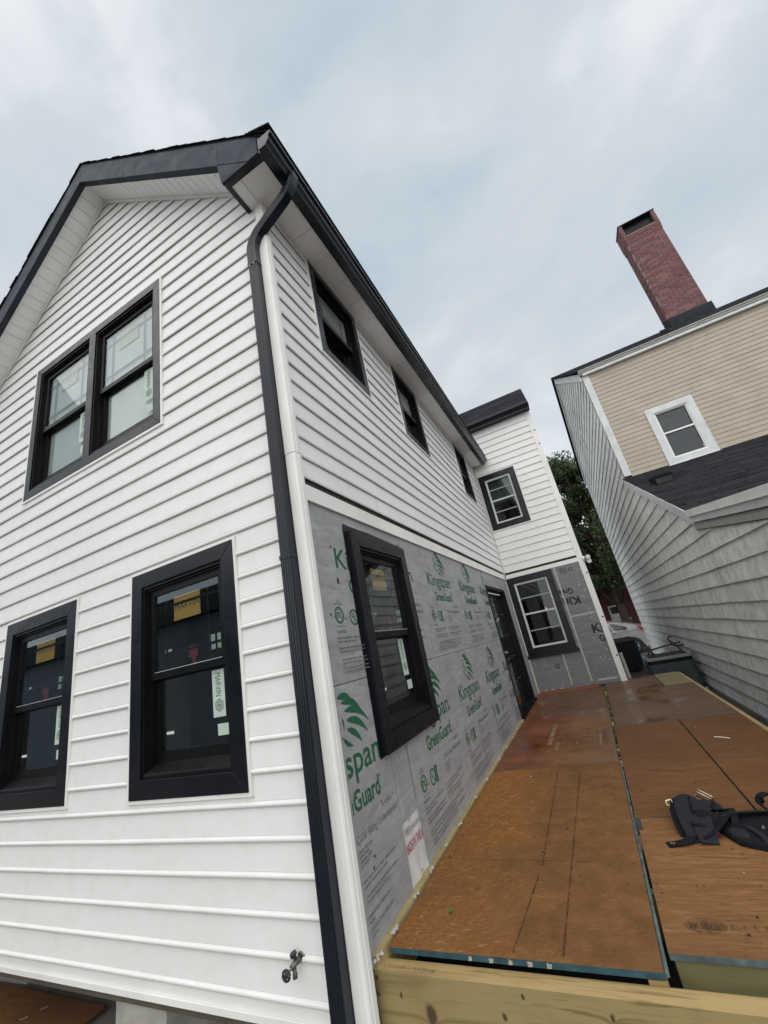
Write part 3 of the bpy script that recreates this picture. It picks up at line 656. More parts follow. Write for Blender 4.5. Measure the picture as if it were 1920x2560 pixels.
def marvin(par, mw, x, y, wd, ht, w_):
    """upright pale label, lettering reading downwards, then a hexagon mark"""
    MB().box((x, y, w_-.0004), (x+wd, y+ht, w_)).build('strip_label', 'label', par, mw)
    vs, fs = text_mesh('MARVIN', wd*.46, ht*.50, .0)
    m = MB(); m.add([(x+wd*.27+b, y+ht*.93-a, w_+.0006) for a, b, c in vs], fs)
    cx, cy = x+wd*.52, y+ht*.24
    for r0, r1 in ((.36, .30), (.22, .165), (.09, .0)):
        k = 6; pts = [(cx+wd*r0*math.cos(math.pi/3*i+.5), cy+wd*r0*math.sin(math.pi/3*i+.5), w_+.0006) for i in range(k)]+[(cx+wd*r1*math.cos(math.pi/3*i+.5), cy+wd*r1*math.sin(math.pi/3*i+.5), w_+.0006) for i in range(k)]
        m.add(pts, [(i, (i+1) % k, k+(i+1) % k, k+i) for i in range(k)])
    m.build('label_print', 'ink', par, mw)
def unit(par, mw, x0, y0, x1, y1, wf, film=False, grille=True, stickers=True, storm=False, rail='black_frame', shade=False):
    """double-hung unit filling x0..x1, y0..y1 with its face recessed behind wf"""
    m = MB(); d1, d2, d3 = wf-.012, wf-.040, wf-.078
    ring(m, x0, y0, x1, y1, .018, d3-.03, d1); ring(m, x0+.018, y0+.018, x1-.018, y1-.018, .014, d3-.03, d1-.016); ring(m, x0+.032, y0+.032, x1-.032, y1-.032, .012, d3-.03, d1-.030)
    m.hexa([(x0+.018, y0+.018, d1), (x1-.018, y0+.018, d1), (x1-.018, y0+.018, d3), (x0+.018, y0+.018, d3), (x0+.018, y0+.03, d1-.004), (x1-.018, y0+.03, d1-.004), (x1-.018, y0+.072, d3), (x0+.018, y0+.072, d3)])
    m.build('frame', rail, par, mw)
    a0, a1 = x0+.034, x1-.034; ym = y0+(y1-y0)*.485; yt = y1-.036; yb = y0+.070; st = .042
    us = MB(); w_u = d2-.006
    us.box((a0, ym-.018, w_u-.032), (a1, ym+.026, w_u)); us.box((a0, yt-st, w_u-.032), (a1, yt, w_u)); us.box((a0, ym+.026, w_u-.032), (a0+st, yt-st, w_u)); us.box((a1-st, ym+.026, w_u-.032), (a1, yt-st, w_u))
    uo = us.build('upper_sash', rail, par, mw)
    ls = MB(); w_l = d3-.002
    ls.box((a0, yb, w_l-.03), (a1, yb+.062, w_l)); ls.box((a0, ym-.03, w_l-.03), (a1, ym+.012, w_l)); ls.box((a0, yb+.062, w_l-.03), (a0+st, ym-.03, w_l)); ls.box((a1-st, yb+.062, w_l-.03), (a1, ym-.03, w_l))
    ls.build('lower_sash', rail, par, mw)
    MB().box((a0+.002, ym+.0262, w_u-.004), (a1-.002, ym+.0295, w_u-.001)).build('sash_edge', 'rail', par, mw)
    gu = (a0+st, ym+.026, a1-st, yt-st); gl_ = (a0+st, yb+.062, a1-st, ym-.03)
    MB().box((gu[0], gu[1], w_u-.014), (gu[2], gu[3], w_u-.011)).build('upper_pane', 'film_glass' if film else 'glass', par, mw)
    MB().box((gl_[0], gl_[1], w_l-.014), (gl_[2], gl_[3], w_l-.011)).build('lower_pane', 'film_glass' if film else 'glass', par, mw)
    W_, H_ = gu[2]-gu[0], gu[3]-gu[1]
    if grille:
        gm_ = MB(); zg = w_u-.024
        for fx in (.15, .80): gm_.box((gu[0]+W_*fx-.008, gu[1], zg-.003), (gu[0]+W_*fx+.008, gu[3], zg+.003))
        for fy in (.20, .82): gm_.box((gu[0], gu[1]+H_*fy-.008, zg-.0025), (gu[2], gu[1]+H_*fy+.008, zg+.0025))
        gm_.build('grille', 'blind' if film else 'black_frame', par, mw)
    if film:
        for gg, w_ in ((gu, w_u-.034), (gl_, w_l-.034)): MB().box((gg[0]-.02, gg[1]-.02, w_-.002), (gg[2]+.02, gg[3]+.02, w_)).build('protective_film', 'film', par, mw)
    if shade: MB().box((gu[0]-.02, gu[1]-.02, w_u-.036), (gu[2]+.02, gu[3]+.02, w_u-.034)).build('shade', 'blind', par, mw); MB().prism([Vector((gl_[0], gl_[1], 0)), Vector((gl_[0]+(gl_[2]-gl_[0])*.62, gl_[1], 0)), Vector((gl_[0], gl_[1]+(gl_[3]-gl_[1])*.9, 0))], (0, 0, w_l-.040), (0, 0, w_l-.036)).build('curtain', 'blind', par, mw)
    if stickers:
        zs_ = w_u-.0095
        sx0, sx1 = gu[0]+W_*.27, gu[0]+W_*.68; sy0, sy1 = gu[1]+H_*.60, gu[1]+H_*.92
        MB().box((sx0, sy0, zs_-.016), (sx1, sy1, zs_-.0155)).build('square_label', 'yellow' if not film else 'palefilm_yellow', par, mw)
        vs, fs = text_mesh('MARVIN', (sy1-sy0)*.27, (sx1-sx0)*.94, .0)
        MB().add([(sx0+(sx1-sx0)*.03+a, sy0+(sy1-sy0)*.42+b, zs_-.0150) for a, b, c in vs], fs).build('label_print', 'ink' if not film else 'blind', par, mw)
        Wl, Hl = gl_[2]-gl_[0], gl_[3]-gl_[1]
        marvin(par, mw, gl_[0]+Wl*.77, gl_[1]+Hl*.34, Wl*.165, Hl*.64, w_l-.0095)
        MB().box((gl_[0]+Wl*.82, gl_[1]+Hl*.10, w_l-.0100), (gl_[0]+Wl*.97, gl_[1]+Hl*.25, w_l-.0094)).build('paper_tag', 'label', par, mw)
        if not film:
            MB().box((gl_[0]+Wl*.09, gl_[1]+Hl*.215, w_l-.0100), (gl_[0]+Wl*.20, gl_[1]+Hl*.255, w_l-.0094)).build('paper_tag', 'paper', par, mw)
            MB().box((gu[0]+W_*.49, gu[1]+H_*.09, zs_-.016), (gu[0]+W_*.62, gu[1]+H_*.23, zs_-.0155)).build('red_tag', 'redtag', par, mw)
            MB().box((gu[0]+W_*.535, gu[1]+H_*.0, zs_-.016), (gu[0]+W_*.585, gu[1]+H_*.09, zs_-.0155)).build('red_tag', 'redtag', par, mw)
            for fa, fb, fc, fd in ((.80, .12, .875, .30), (.905, .12, .965, .30), (.12, .225, .155, .26), (.17, .225, .225, .26)):
                MB().box((gu[0]+W_*fa, gu[1]+H_*fb, zs_-.016), (gu[0]+W_*fc, gu[1]+H_*fd, zs_-.0155)).build('paper_tag', 'label' if fa > .5 else 'paper', par, mw)
    return gu, gl_, w_u, w_l
M['palefilm_yellow'] = plain('filmed_label', (.62, .60, .44), .6, .05, 4)
def jtrim(par, mw, W, H, t=.021, w0=.002, w1=.0245):
    m = MB(); ring(m, -t, -t, W+t, H+t, t-.001, w0, w1); m.build('channel_trim', 'white_trim', par, mw)
def window(mx, face, h, proj, cw=.098, units=1, label=None, trim=True, **k):
    W, H = (h[1]-h[0])*S, (h[3]-h[2])*S
    loc = {'g': Vector((h[0]*S, YG*S, UZ(h[2]))), 's': Vector((XS*S, h[0]*S, UZ(h[2]))), 'w': Vector((h[0]*S, YW*S, UZ(h[2])))}[face]
    mw = place(mx, loc)
    m = MB(); t_ = .02; ring(m, cw-.003, cw-.003, W-cw+.003, H-cw+.003, .006, -.10, proj-.006)
    o = m.build('window', 'black_frame', house, mw)
    if label: o['label'] = label
    casing(o, mw, W, H, cw, .001, proj)
    if trim: jtrim(o, mw, W, H)
    x0, x1, y0, y1 = cw+.002, W-cw-.002, cw+.002, H-cw-.002
    r = []
    if units == 1: r.append(unit(o, mw, x0, y0, x1, y1, proj, **k))
    else:
        mu = .098; mid = (x0+x1)/2
        bevel(MB().box((mid-mu/2, y0-.002, -.05), (mid+mu/2, y1+.002, proj-.0015)).build('mullion', 'black', o, mw), .0025, 2)
        r.append(unit(o, mw, x0, y0, mid-mu/2-.001, y1, proj, **k)); r.append(unit(o, mw, mid+mu/2+.001, y0, x1, y1, proj, **k))
    return o, mw, r
window(MX_GABLE, 'g', GW[0], .030, .105, label='black lower window nearest the downspout')
window(MX_GABLE, 'g', GW[1], .030, .105, label='black lower window at the left edge of the photo')
window(MX_GABLE, 'g', GW[2], .026, .085, 2, label='upper black twin window with film on its panes', film=True)
for i, h in enumerate(SW_UP): window(MX_SIDE, 's', h, .026, .085, grille=True, stickers=False, shade=True, label=['first upper side window from the corner', 'middle upper side window', 'upper side window nearest the wing'][i])
# lower side window: deep black buck standing proud of the foam
o, mw, r = window(MX_SIDE, 's', SW_LO, .048, .100, trim=False, label='deep black window box on the foam-boarded wall')
W, H = (SW_LO[1]-SW_LO[0])*S, (SW_LO[3]-SW_LO[2])*S
m = MB(); m.box((-.001, -.001, -.005), (.016, H+.001, .0005)); m.box((W-.016, 0, -.005), (W+.001, H, .0005)); m.box((0, -.001, -.005), (W, .016, .0005)); m.box((0, H-.016, -.005), (W, H+.001, .0005)); m.build('box_side', 'black', o, mw)
fl = MB(); pts = [(-.035, H+.002), (-.02, H+.055), (.10, H+.05), (.35, H+.052), (.6, H+.043), (.8, H+.034), (W-.02, H+.03), (W+.03, H+.002)]
fl.prism([Vector((a, b, 0)) for a, b in pts], (0, 0, .004), (0, 0, .010)); fl.prism([Vector((a, b, 0)) for a, b in [(-.03, -.01), (0, -.012), (0, H), (-.03, H+.01)]], (0, 0, .004), (0, 0, .008)); fl.build('flashing_tape', 'black', o, mw)
rg = MB(); xs = np.linspace(-.02, W+.02, 26)
for a, b in zip(xs, xs[1:]): rg.box((a, -.003-random.random()*.009, .006), (b, .004, .012))
rg.build('torn_flashing', 'black_frame', o, mw)
# wing windows: old white sashes with storm bars inside heavy black casing
def oldwindow(h, label, lamp=False):
    W, H = (h[1]-h[0])*S, (h[3]-h[2])*S; mw = place(MX_GABLE, Vector((h[0]*S, YW*S, UZ(h[2])))); cw = .125
    m = MB(); ring(m, cw-.003, cw-.003, W-cw+.003, H-cw+.003, .006, -.10, .03); o = m.build('window', 'black_frame', house, mw, label=label)
    casing(o, mw, W, H, cw, .001, .036)
    x0, x1, y0, y1 = cw, W-cw, cw, H-cw
    m = MB(); ring(m, x0, y0, x1, y1, .026, -.05, .020); ring(m, x0+.026, y0+.026, x1-.026, y1-.026, .012, -.05, .008); m.build('storm_frame', 'grey_trim', o, mw)
    ym = (y0+y1)/2+.01
    m = MB(); m.box((x0+.038, ym-.016, -.04), (x1-.038, ym+.016, -.006))
    m.build('meeting_rail', 'grey_trim', o, mw)
    for f in (.25, .75):
        yy_ = y0+(y1-y0)*f+.005; MB().box((x0+.038, yy_-.010, -.036), (x1-.038, yy_+.010, -.012)).build('storm_bar', 'blind', o, mw)
    MB().box((x0+.038, ym+.017, -.030), (x1-.038, y1-.038, -.027)).build('upper_pane', 'old_glass', o, mw)
    MB().box((x0+.038, y0+.038, -.046), (x1-.038, ym-.017, -.043)).build('lower_pane', 'old_glass', o, mw)
    return o, mw, (x0, x1, y0, y1, ym)
o, mw, q = oldwindow(WW[0], 'upper wing window with half-drawn blind')
jtrim(o, mw, (WW[0][1]-WW[0][0])*S, (WW[0][3]-WW[0][2])*S)
x0, x1, y0, y1, ym = q
MB().box((x0+.03, ym-.05, -.13), (x0+(x1-x0)*.80, y1-.03, -.125)).build('blind', 'blind', o, mw)
MB().prism([Vector((x0+(x1-x0)*.52, y1-.04, 0)), Vector((x1-.04, y1-.04, 0)), Vector((x1-.04, ym-.12, 0)), Vector((x1-.07, ym-.12, 0))], (0, 0, -.118), (0, 0, -.114)).build('curtain', 'white_trim', o, mw)
o, mw, q = oldwindow(WW[1], 'lower wing window with a warm light inside')
MB().box((-.02, -.06, .001), ((WW[1][1]-WW[1][0])*S+.03, -.002, .05)).build('sill', 'black', o, mw)
lp = link('lamp_bulb', None, o, place(MX_GABLE, U(-.42, 5.55, .22)))
bm = bmesh.new(); bmesh.ops.create_uvsphere(bm, u_segments=10, v_segments=6, radius=.05); me = bpy.data.meshes.new('bulb'); bm.to_mesh(me); bm.free(); me.materials.append(M['lamp'])
bpy.data.objects.remove(lp); lp = link('lamp_bulb', me, o, Matrix.Translation(U(-.435, 5.45, .16)) @ Matrix.Diagonal((.32, .32, .8, 1)))
# ---- sliding door
W, H = (DOOR[1]-DOOR[0])*S, (DOOR[3]-DOOR[2])*S; mw = place(MX_SIDE, Vector((XS*S, DOOR[0]*S, UZ(DOOR[2]))))
m = MB(); ring(m, .0, .0, W, H, .05, -.13, .012); ring(m, .05, .03, W-.05, H-.05, .03, -.13, -.03); m.box((.0, .0, .012), (W, .03, .05)); dro = m.build('patio_door', 'black_frame', house, mw, label='black patio door at the far end of the foam-boarded wall')
for k, (a, b, w_) in enumerate(((.08, W/2+.03, -.05), (W/2-.03, W-.08, -.09))):
    m = MB(); ring(m, a, .06, b, H-.08, .06, w_-.03, w_); m.build('door_panel', 'black_frame', dro, mw)
    for fy in (.2, .4, .6, .8): MB().box((a+.06, .06+(H-.14)*fy-.009, w_-.026), (b-.06, .06+(H-.14)*fy+.009, w_-.010)).build('muntin', 'ac', dro, mw)
    MB().box((a+.06, .12, w_-.018), (b-.06, H-.14, w_-.014)).build('pane', 'glass', dro, mw)
MB().box((.06, H-.13, .0), (W*.62, H-.115, .012)).build('reflection_bar', 'white_trim', dro, mw)  # white bar painted in for a reflection along the door top
for k in range(3): MB().box((.05, .03+.012*k, -.03-.018*k), (W-.05, .036+.012*k, -.022-.018*k)).build('threshold_rail', 'rail' if k == 1 else 'black', dro, mw)

# ---- foam boards with print ----------------------------------------------------
FX = XS*S-.0115
def fboard(face, a, b, z0, z1, mat='foam', th=.014, off=0, wv=0):
    g_ = .0022; m = MB(); hs = [SW_LO, DOOR] if face == 's' else [WW[1]]
    hs = [(h[0]+.02, h[1]-.02, h[2]+.02, h[3]-.02) for h in hs]
    us = sorted({a, b, *[min(max(v, a), b) for h in hs for v in h[:2]]}); vs = sorted({z0, z1, *[min(max(v, z0), z1) for h in hs for v in h[2:]]})
    for p, q in zip(us, us[1:]):
        for r, t in zip(vs, vs[1:]):
            if any(h[0]-1e-6 <= p and q <= h[1]+1e-6 and h[2]-1e-6 <= r and t <= h[3]+1e-6 for h in hs): continue
            p_, q_ = p*S+(g_ if p == a else 0), q*S-(g_ if q == b else 0); r_, t_ = UZ(r)+(g_ if r == z0 else 0), UZ(t)-(g_ if t == z1 else 0)
            if face == 's': m.box((FX+off, p_, r_), (FX+off+th, q_, t_))
            else: m.box((p_, YW*S+.0115-off, r_), (q_, YW*S+.0115-off-th, t_))
    return m.build('foam_board', mat, house)
SEAM = -.053; TOP = .524; BOT = -.672
upA = fboard('s', YG+.020, 1.310, SEAM, TOP); upS = fboard('s', 1.310, 1.772, .41, TOP, off=-.002); upB = fboard('s', 1.690, 2.637, SEAM, TOP-.0, off=.001) if False else fboard('s', 1.772, 2.637, SEAM, TOP)
upC = fboard('s', 2.637, 3.513, SEAM, TOP, off=-.0015); upD = fboard('s', 3.513, 4.387, .398, TOP); upE = fboard('s', 4.387, YW-.012, -.66, TOP, off=.002)
fillL = fboard('s', 1.310, 1.772, SEAM, .41, off=-.003)
loA = fboard('s', YG+.020, 1.306, BOT, SEAM); loB = fboard('s', 1.440, 2.72, BOT, SEAM); loC = fboard('s', 2.72, 3.513, BOT, SEAM, off=-.0012)
loS = fboard('s', 1.309, 1.432, -.49, SEAM, off=-.003)
# strip of old house wrap between boards (crinkled sheet)
m = MB(); nu, nv = 10, 14
for j in range(nv+1):
    for i in range(nu+1):
        u_ = 1.306+(1.441-1.306)*i/nu; v_ = -.672+(-.47+.672)*j/nv
        m.v.append((FX+.004+.007*math.sin(i*1.3+j*.9)*math.sin(j*.7)+random.random()*.003, u_*S, UZ(v_)))
for j in range(nv):
    for i in range(nu): q = j*(nu+1)+i; m.f.append((q, q+1, q+nu+2, q+nu+1)); m.mi.append(0)
wrap = m.build('house_wrap', 'wrap', house, smooth=True)
def put(par, parts, face_mw, mat, name, clip=None):
    m = MB()
    for i, (vs, fs) in enumerate(parts): m.add([(a, b, c+i*.00012) for a, b, c in vs], fs)
    if not m.f: return
    me = m.mesh(name, mat)
    for ax, val, gt in (clip or []): clip_mesh(me, ax, val, gt)
    if not len(me.polygons): return
    if face_mw is mwS and max(v.co.x for v in me.vertices) > 1.262*S and min(v.co.x for v in me.vertices) < 1.738*S and max(v.co.y for v in me.vertices) > -.28*S:
        J = MB()
        for cl in ([(0, 1.262*S, False)], [(0, 1.738*S, True)], [(0, 1.2621*S, True), (0, 1.7379*S, False), (1, -.280*S, False)]):
            c2 = me.copy()
            for ax, val, gt in cl: clip_mesh(c2, ax, val, gt)
            J.add([tuple(v.co) for v in c2.vertices], [tuple(p.vertices) for p in c2.polygons]); bpy.data.meshes.remove(c2)
        if not J.f: return
        me = J.mesh(name, mat)
    return link(name, me, par, face_mw)
mwS = place(MX_SIDE, Vector((FX+.0150, 0, S)))           # local: (y, z-S, out)
def T(txt, u, v, h, wd, bold=.0): 
    vs, fs = text_mesh(txt, h*S, wd*S if wd else None, bold); return [(a+u*S, b+v*S, c) for a, b, c in vs], fs
def poly(pts): return [(a*S, b*S, 0) for a, b in pts], [tuple(range(len(pts)))]
def leafshape(x0, y0, x1, y1, w_, bend=.25, n=9):
    dx, dy = x1-x0, y1-y0; L = math.hypot(dx, dy); nx, ny = -dy/L, dx/L; up, dn = [], []
    for i in range(n+1):
        t = i/n; cx = x0+dx*t+nx*bend*L*math.sin(math.pi*t)*.5; cy = y0+dy*t+ny*bend*L*math.sin(math.pi*t)*.5; h_ = w_*(math.sin(math.pi*(t**.75)))
        up.append((cx+nx*h_, cy+ny*h_)); dn.append((cx-nx*h_, cy-ny*h_))
    n_ = len(up); vs = [(a*S, b*S, 0) for a, b in up+dn]; return vs, [(i, i+1, n_+i+1, n_+i) for i in range(n_-1)]
def lion(K, b):
    """lion's head in profile, facing left: mane locks sweeping back, brow, muzzle, jaw"""
    ox, oy = K+.165, b+.095; q = []
    for x0, y0, x1, y1, w_, bd in ((.045, .105, .135, .070, .0105, .30), (.060, .088, .175, .045, .010, .28), (.072, .066, .205, .016, .0105, .25), (.078, .042, .190, -.012, .0105, .22), (.075, .020, .150, -.030, .009, .15), (.052, .108, .085, .095, .008, .3)):
        q.append(leafshape(ox+x0, oy+y0, ox+x1, oy+y1, w_, bd))
    for x0, y0, x1, y1, w_, bd in ((.036, .098, .012, .070, .004, .2), (.012, .068, .004, .040, .003, .1), (.004, .038, .022, .008, .0042, -.3), (.022, .008, .055, .002, .0045, -.2), (.020, .062, .040, .066, .0032, .2), (.030, .050, .050, .036, .0045, .3), (.010, .035, .034, .030, .0034, .1), (.050, .0, .098, -.028, .006, -.15), (.055, .052, .060, .018, .0036, .2)):
        q.append(leafshape(ox+x0, oy+y0, ox+x1, oy+y1, w_, bd))
    return q
def logo(K, b): return [T('Kingspan', K, b, .073, .405, .012), T('.', K+.408, b, .05, None), T('GreenGuard', K+.066, b-.083, .050, .305, .022), T('o', K+.374, b-.045, .013, None)]+lion(K, b)
def circ(cx, cy, r0, r1, n=22): 
    vs = [((cx+r*math.cos(2*math.pi*i/n)*.98)*S if False else (cx+r*math.cos(2*math.pi*i/n))*S for r in (r0,)) for i in range(n)]
    vs = [((cx+r0*math.cos(2*math.pi*i/n))*S, (cy+r0*math.sin(2*math.pi*i/n))*S, 0) for i in range(n)]+[((cx+r1*math.cos(2*math.pi*i/n))*S, (cy+r1*math.sin(2*math.pi*i/n))*S, 0) for i in range(n)]
    return vs, [(i, (i+1) % n, n+(i+1) % n, n+i) for i in range(n)]
def marks(K, b):
    """approval marks under the logo (green) : ringed ETL, and UL CERTIFIED tab"""
    c = (K-.026, b-.160); q = [circ(c[0], c[1], .027, .0225), circ(c[0], c[1], .0205, .0185), T('ETL', c[0]-.0145, c[1]-.009, .019, .029, .03), T('us', c[0]+.030, c[1]-.014, .008, .014)]
    x0, x1, y0, y1 = K+.036, K+.118, b-.194, b-.139; cx, cy, r = K+.064, (y0+y1)/2, .0215
    n = 20; arc = [(cx+r*math.cos(t), cy+r*math.sin(t)) for t in [2*math.pi*i/n for i in range(n)]]
    h_ = (y1-y0)/2; left = [(cx-(h_)*math.cos(t)*1.0, cy+h_*math.sin(t)) for t in np.linspace(-math.pi/2, math.pi/2, 9)]
    q.append(poly([(cx+r+.004, y0), (x1, y0), (x1-.004, y0+.02), (x1, y1), (cx+r+.004, y1)]))
    q += [circ(cx, cy, h_, r, 24), T('U', cx-.012, cy-.001, .018, .012, .03), T('L', cx+.003, cy-.013, .018, .010, .03)]
    return q
def cert(K, b): 
    q = []
    for i, s in enumerate(('CERTIFIED',)): vs, fs = text_mesh(s, .0065*S, .044*S, .01); q.append(([(K*S+.104*S-bb, (b-.190)*S+a, .0006) for a, bb, c in vs], fs))
    return q
def scribble(u0, u1, v, h, seed):
    """illegible lines of small print as runs of word-length bars"""
    r = random.Random(seed); q = []; x = u0
    while x < u1:
        L = r.uniform(.010, .034); e_ = min(x+L, u1)
        y0 = v+r.uniform(-.0003, .0003); q.append(([(x*S, y0*S, 0), (e_*S, y0*S, 0), (e_*S, (y0+h)*S, 0), (x*S, (y0+h)*S, 0)], [(0, 1, 2, 3)])); x = e_+r.uniform(.003, .007)
    return q
def fine(K, b, seed):
    q = [T('CODE', K-.036, b-.118, .008, .021), T('COMPLIANCE', K-.052, b-.128, .008, .052), T('Intertek', K-.050, b-.216, .014, .05), T('R-value = 1', K+.365, b-.118, .017, .095), T('Q350 Siding Underlayment', K+.212, b-.150, .019, .245)]
    q.append(([((K-.05)*S, (b-.196)*S, 0), ((K)*S, (b-.196)*S, 0), ((K)*S, (b-.194)*S, 0), ((K-.05)*S, (b-.194)*S, 0)], [(0, 1, 2, 3)]))
    for i, (dv, L) in enumerate(((-.168, .07), (-.178, .05), (-.188, .06), (-.198, .04))): q += scribble(K+.215, K+.215+L, b+dv, .0034, seed*50+i)
    for i, dv in enumerate((-.232, -.243, -.262, -.273)):
        q += scribble(K-.055, K+.135-(.08 if i == 1 else 0), b+dv, .0036, seed*50+10+i); q += scribble(K+.165, K+.40-(.06 if i % 2 else 0), b+dv+.002, .0033, seed*50+20+i)
    for i, dv in enumerate((-.297, -.308, -.322, -.333)): q += scribble(K-.05, K+.34-(.10 if i % 2 else 0), b+dv, .0036, seed*50+30+i)
    return q
def stamp(par, K, b, lo, hi, seed, zmin=None):
    cl = [(0, lo*S, True), (0, hi*S, False)]
    if zmin is not None: cl.append((1, zmin*S, True))
    q = logo(K, b); mk = marks(K, b)
    for nm, parts in (('printed_name', q[:2]), ('printed_word', q[2:4]), ('lion_emblem', q[4:]), ('approval_ring', mk[:4]), ('approval_tab', mk[4:])): put(par, parts, mwS, 'green_ink', nm, cl)
    put(par, cert(K, b), mwS, 'foam', 'printed_text', cl)
    o = put(par, fine(K, b, seed), mwS, 'grey_ink', 'printed_small_text', cl)
    if o: o['kind'] = 'stuff'
UB = .308
stamp(upA, 1.155, UB, 1.04, 1.308, 1, -.05); stamp(fillL, 1.435, UB, 1.60, 1.770, 2, -.05); stamp(upB, 1.435, UB, 1.774, 2.03-.03, 2, -.05); stamp(upB, 2.06, UB, 2.0, 2.634, 3, -.05); stamp(upC, 2.683, UB, 2.64, 3.25, 4, -.05); stamp(upC, 3.272, UB, 3.24, 3.51, 5, -.05)
LB = -.285
stamp(loA, .838, LB, 1.050, 1.303, 6, -.665); stamp(loB, 1.545, LB, 1.443, 2.085, 7, -.665); stamp(loB, 2.14, LB, 2.08, 2.716, 8, -.665); stamp(loC, 2.762, LB, 2.724, 3.33, 9, -.665); stamp(loC, 3.372, LB, 3.31, 3.51, 10, -.665)
put(upS, [circ(1.44, .470, .032, .028), circ(1.44, .470, .024, .021), poly([(1.425, .462), (1.455, .462), (1.448, .480), (1.44, .474), (1.432, .484)])], mwS, 'green_ink', 'printed_logo')
put(wrap, [T('MADE IN THE USA', 1.30, -.566, .026, .16, .01)], place(MX_SIDE, Vector((FX+.0165, 0, S))), 'red_ink', 'printed_text', [(0, 1.309*S, True), (0, 1.438*S, False)])
put(wrap, [T('-9835 tyvek.com', 1.312, -.522, .018, .118, .0)], place(MX_SIDE, Vector((FX+.0165, 0, S))), 'grey_ink', 'printed_text', [(0, 1.309*S, True), (0, 1.438*S, False)])
for i in range(9):
    y_, z_ = random.choice([(1.05, 1.3), (1.75, 3.4)]), 0
    yy_ = random.uniform(*y_); zz_ = random.uniform(-.6, .45); MB().tube([(FX+.0145, yy_*S, UZ(zz_)), (FX+.0165, yy_*S, UZ(zz_))], random.uniform(.004, .008), 8).build('nail_head', 'black_ink', upA if zz_ > SEAM else loA)
hb = MB().prism([Vector((0, a, b)) for a, b in ((1.146*S, UZ(.262)), (1.152*S, UZ(.276)), (1.160*S, UZ(.262)), (1.158*S, UZ(.250)), (1.150*S, UZ(.252)))], (FX+.0145, 0, 0), (FX+.016, 0, 0)).build('torn_hole', 'black_ink', upA)
# wing foam: dull panels with seam tape and upside-down print
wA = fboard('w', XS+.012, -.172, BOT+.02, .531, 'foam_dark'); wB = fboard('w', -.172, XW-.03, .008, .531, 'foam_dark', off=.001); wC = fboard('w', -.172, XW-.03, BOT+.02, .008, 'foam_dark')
mwW = place(MX_GABLE, Vector((0, YW*S-.0045, S)))
def wq(a, b, c, d): return [(a*S, b*S, 0), (c*S, b*S, 0), (c*S, d*S, 0), (a*S, d*S, 0)], [(0, 1, 2, 3)]
def wtape(a, b, c, d): MB().box((a*S, b*S, 0), (c*S, d*S, .0012)).build('seam_tape', 'tape', wA, mwW)
wtape(-.180, -.62, -.164, .53); wtape(-.164, .001, .085, .016); wtape(-.365, -.62, -.350, -.325); wtape(-.12, -.62, .06, -.604)
def flip(parts, cx, cy): return [([((2*cx-a), (2*cy-b), c) for a, b, c in vs], fs) for vs, fs in parts]
for tt_ in (T('Kingspan', .028, .205, .082, .45, .03), T('GreenGuard', .065, .112, .060, .34, .035)): put(wB, flip([tt_], 0, .2*S), place(MX_GABLE, Vector((0, YW*S-.0051, S))), 'black_ink', 'printed_logo', [(0, -.2*S, True)])
for tt_ in (T('Kingspan', -.012, -.185, .085, .45, .03), T('GreenGuard', .022, -.272, .060, .34, .035)): put(wC, [tt_], place(MX_GABLE, Vector((0, YW*S-.0041, S))), 'black_ink', 'printed_logo', [(0, (XW-.035)*S, False)])
put(wA, [circ(-.44, -.43, .022, .014)], mwW, 'black_ink', 'printed_logo', [(0, (XS+.02)*S, True)])
o = put(wB, [circ(-.02, .475, .020, .012)]+sum([scribble(-.13, -.05, .50-.012*i, .005, 300+i) for i in range(5)], []), mwW, 'black_ink', 'printed_text'); o['kind'] = 'stuff'
dotm = MB()
for i in range(60):
    cx = random.gauss(.045, .03); cy = random.uniform(-.6, .5)
    if random.random() < .3: cx = random.uniform(-.6, .08); cy = random.uniform(-.62, -.33)
    if cx > .088: continue
    vs, fs = circ(cx, cy, random.uniform(.0016, .005), 0, 7); dotm.add([(a, b, .0003) for a, b, c in vs], fs)
dotm.build('paint_spots', 'white_trim', wB, mwW, kind='stuff')

# ---- floodlight, spigot, piers
fh = MB(); fx, fy_, fz = XW*S+.02, YW*S-.005, UZ(.545)
fh.tube([(fx, fy_, fz), (fx+.03, fy_-.01, fz)], .05, 14); fo = fh.build('floodlight', 'white_trim', house, smooth=False, label='small white twin-head floodlight on the wing corner')
for dz, dy in ((.02, -.05), (-.055, -.02)):
    MB().tube([(fx+.03, fy_, fz), (fx+.055, fy_+dy*.4, fz+dz*.5)], .012, 8).build('arm', 'white_trim', fo)
    MB().tube([(fx+.05, fy_+.01, fz+dz), (fx+.065, fy_+dy*.6, fz+dz-.005), (fx+.085, fy_+dy-.04, fz+dz-.015)], [.028, .034, .05], 14).build('lamp_head', 'pale', fo, smooth=True)
    MB().tube([(fx+.0852, fy_+dy-.0405, fz+dz-.015), (fx+.086, fy_+dy-.043, fz+dz-.0155)], .042, 14).build('lens', 'lens', fo)
sx, sy, sz = -.868*S, YG*S-.018, UZ(-.632)
sp = MB(); sp.tube([(sx+.012, sy+.014, sz), (sx+.012, sy-.004, sz)], .030, 14); sp.tube([(sx+.012, sy, sz), (sx+.002, sy-.05, sz-.004), (sx-.004, sy-.085, sz-.012)], [.020, .018, .019], 12); sp.tube([(sx-.002, sy-.06, sz), (sx+.0, sy-.062, sz-.045), (sx+.0, sy-.062, sz-.05), (sx+.0, sy-.063, sz-.075)], [.014, .012, .016, .017], 10)
spo = sp.build('spigot', 'brass', house, smooth=True)
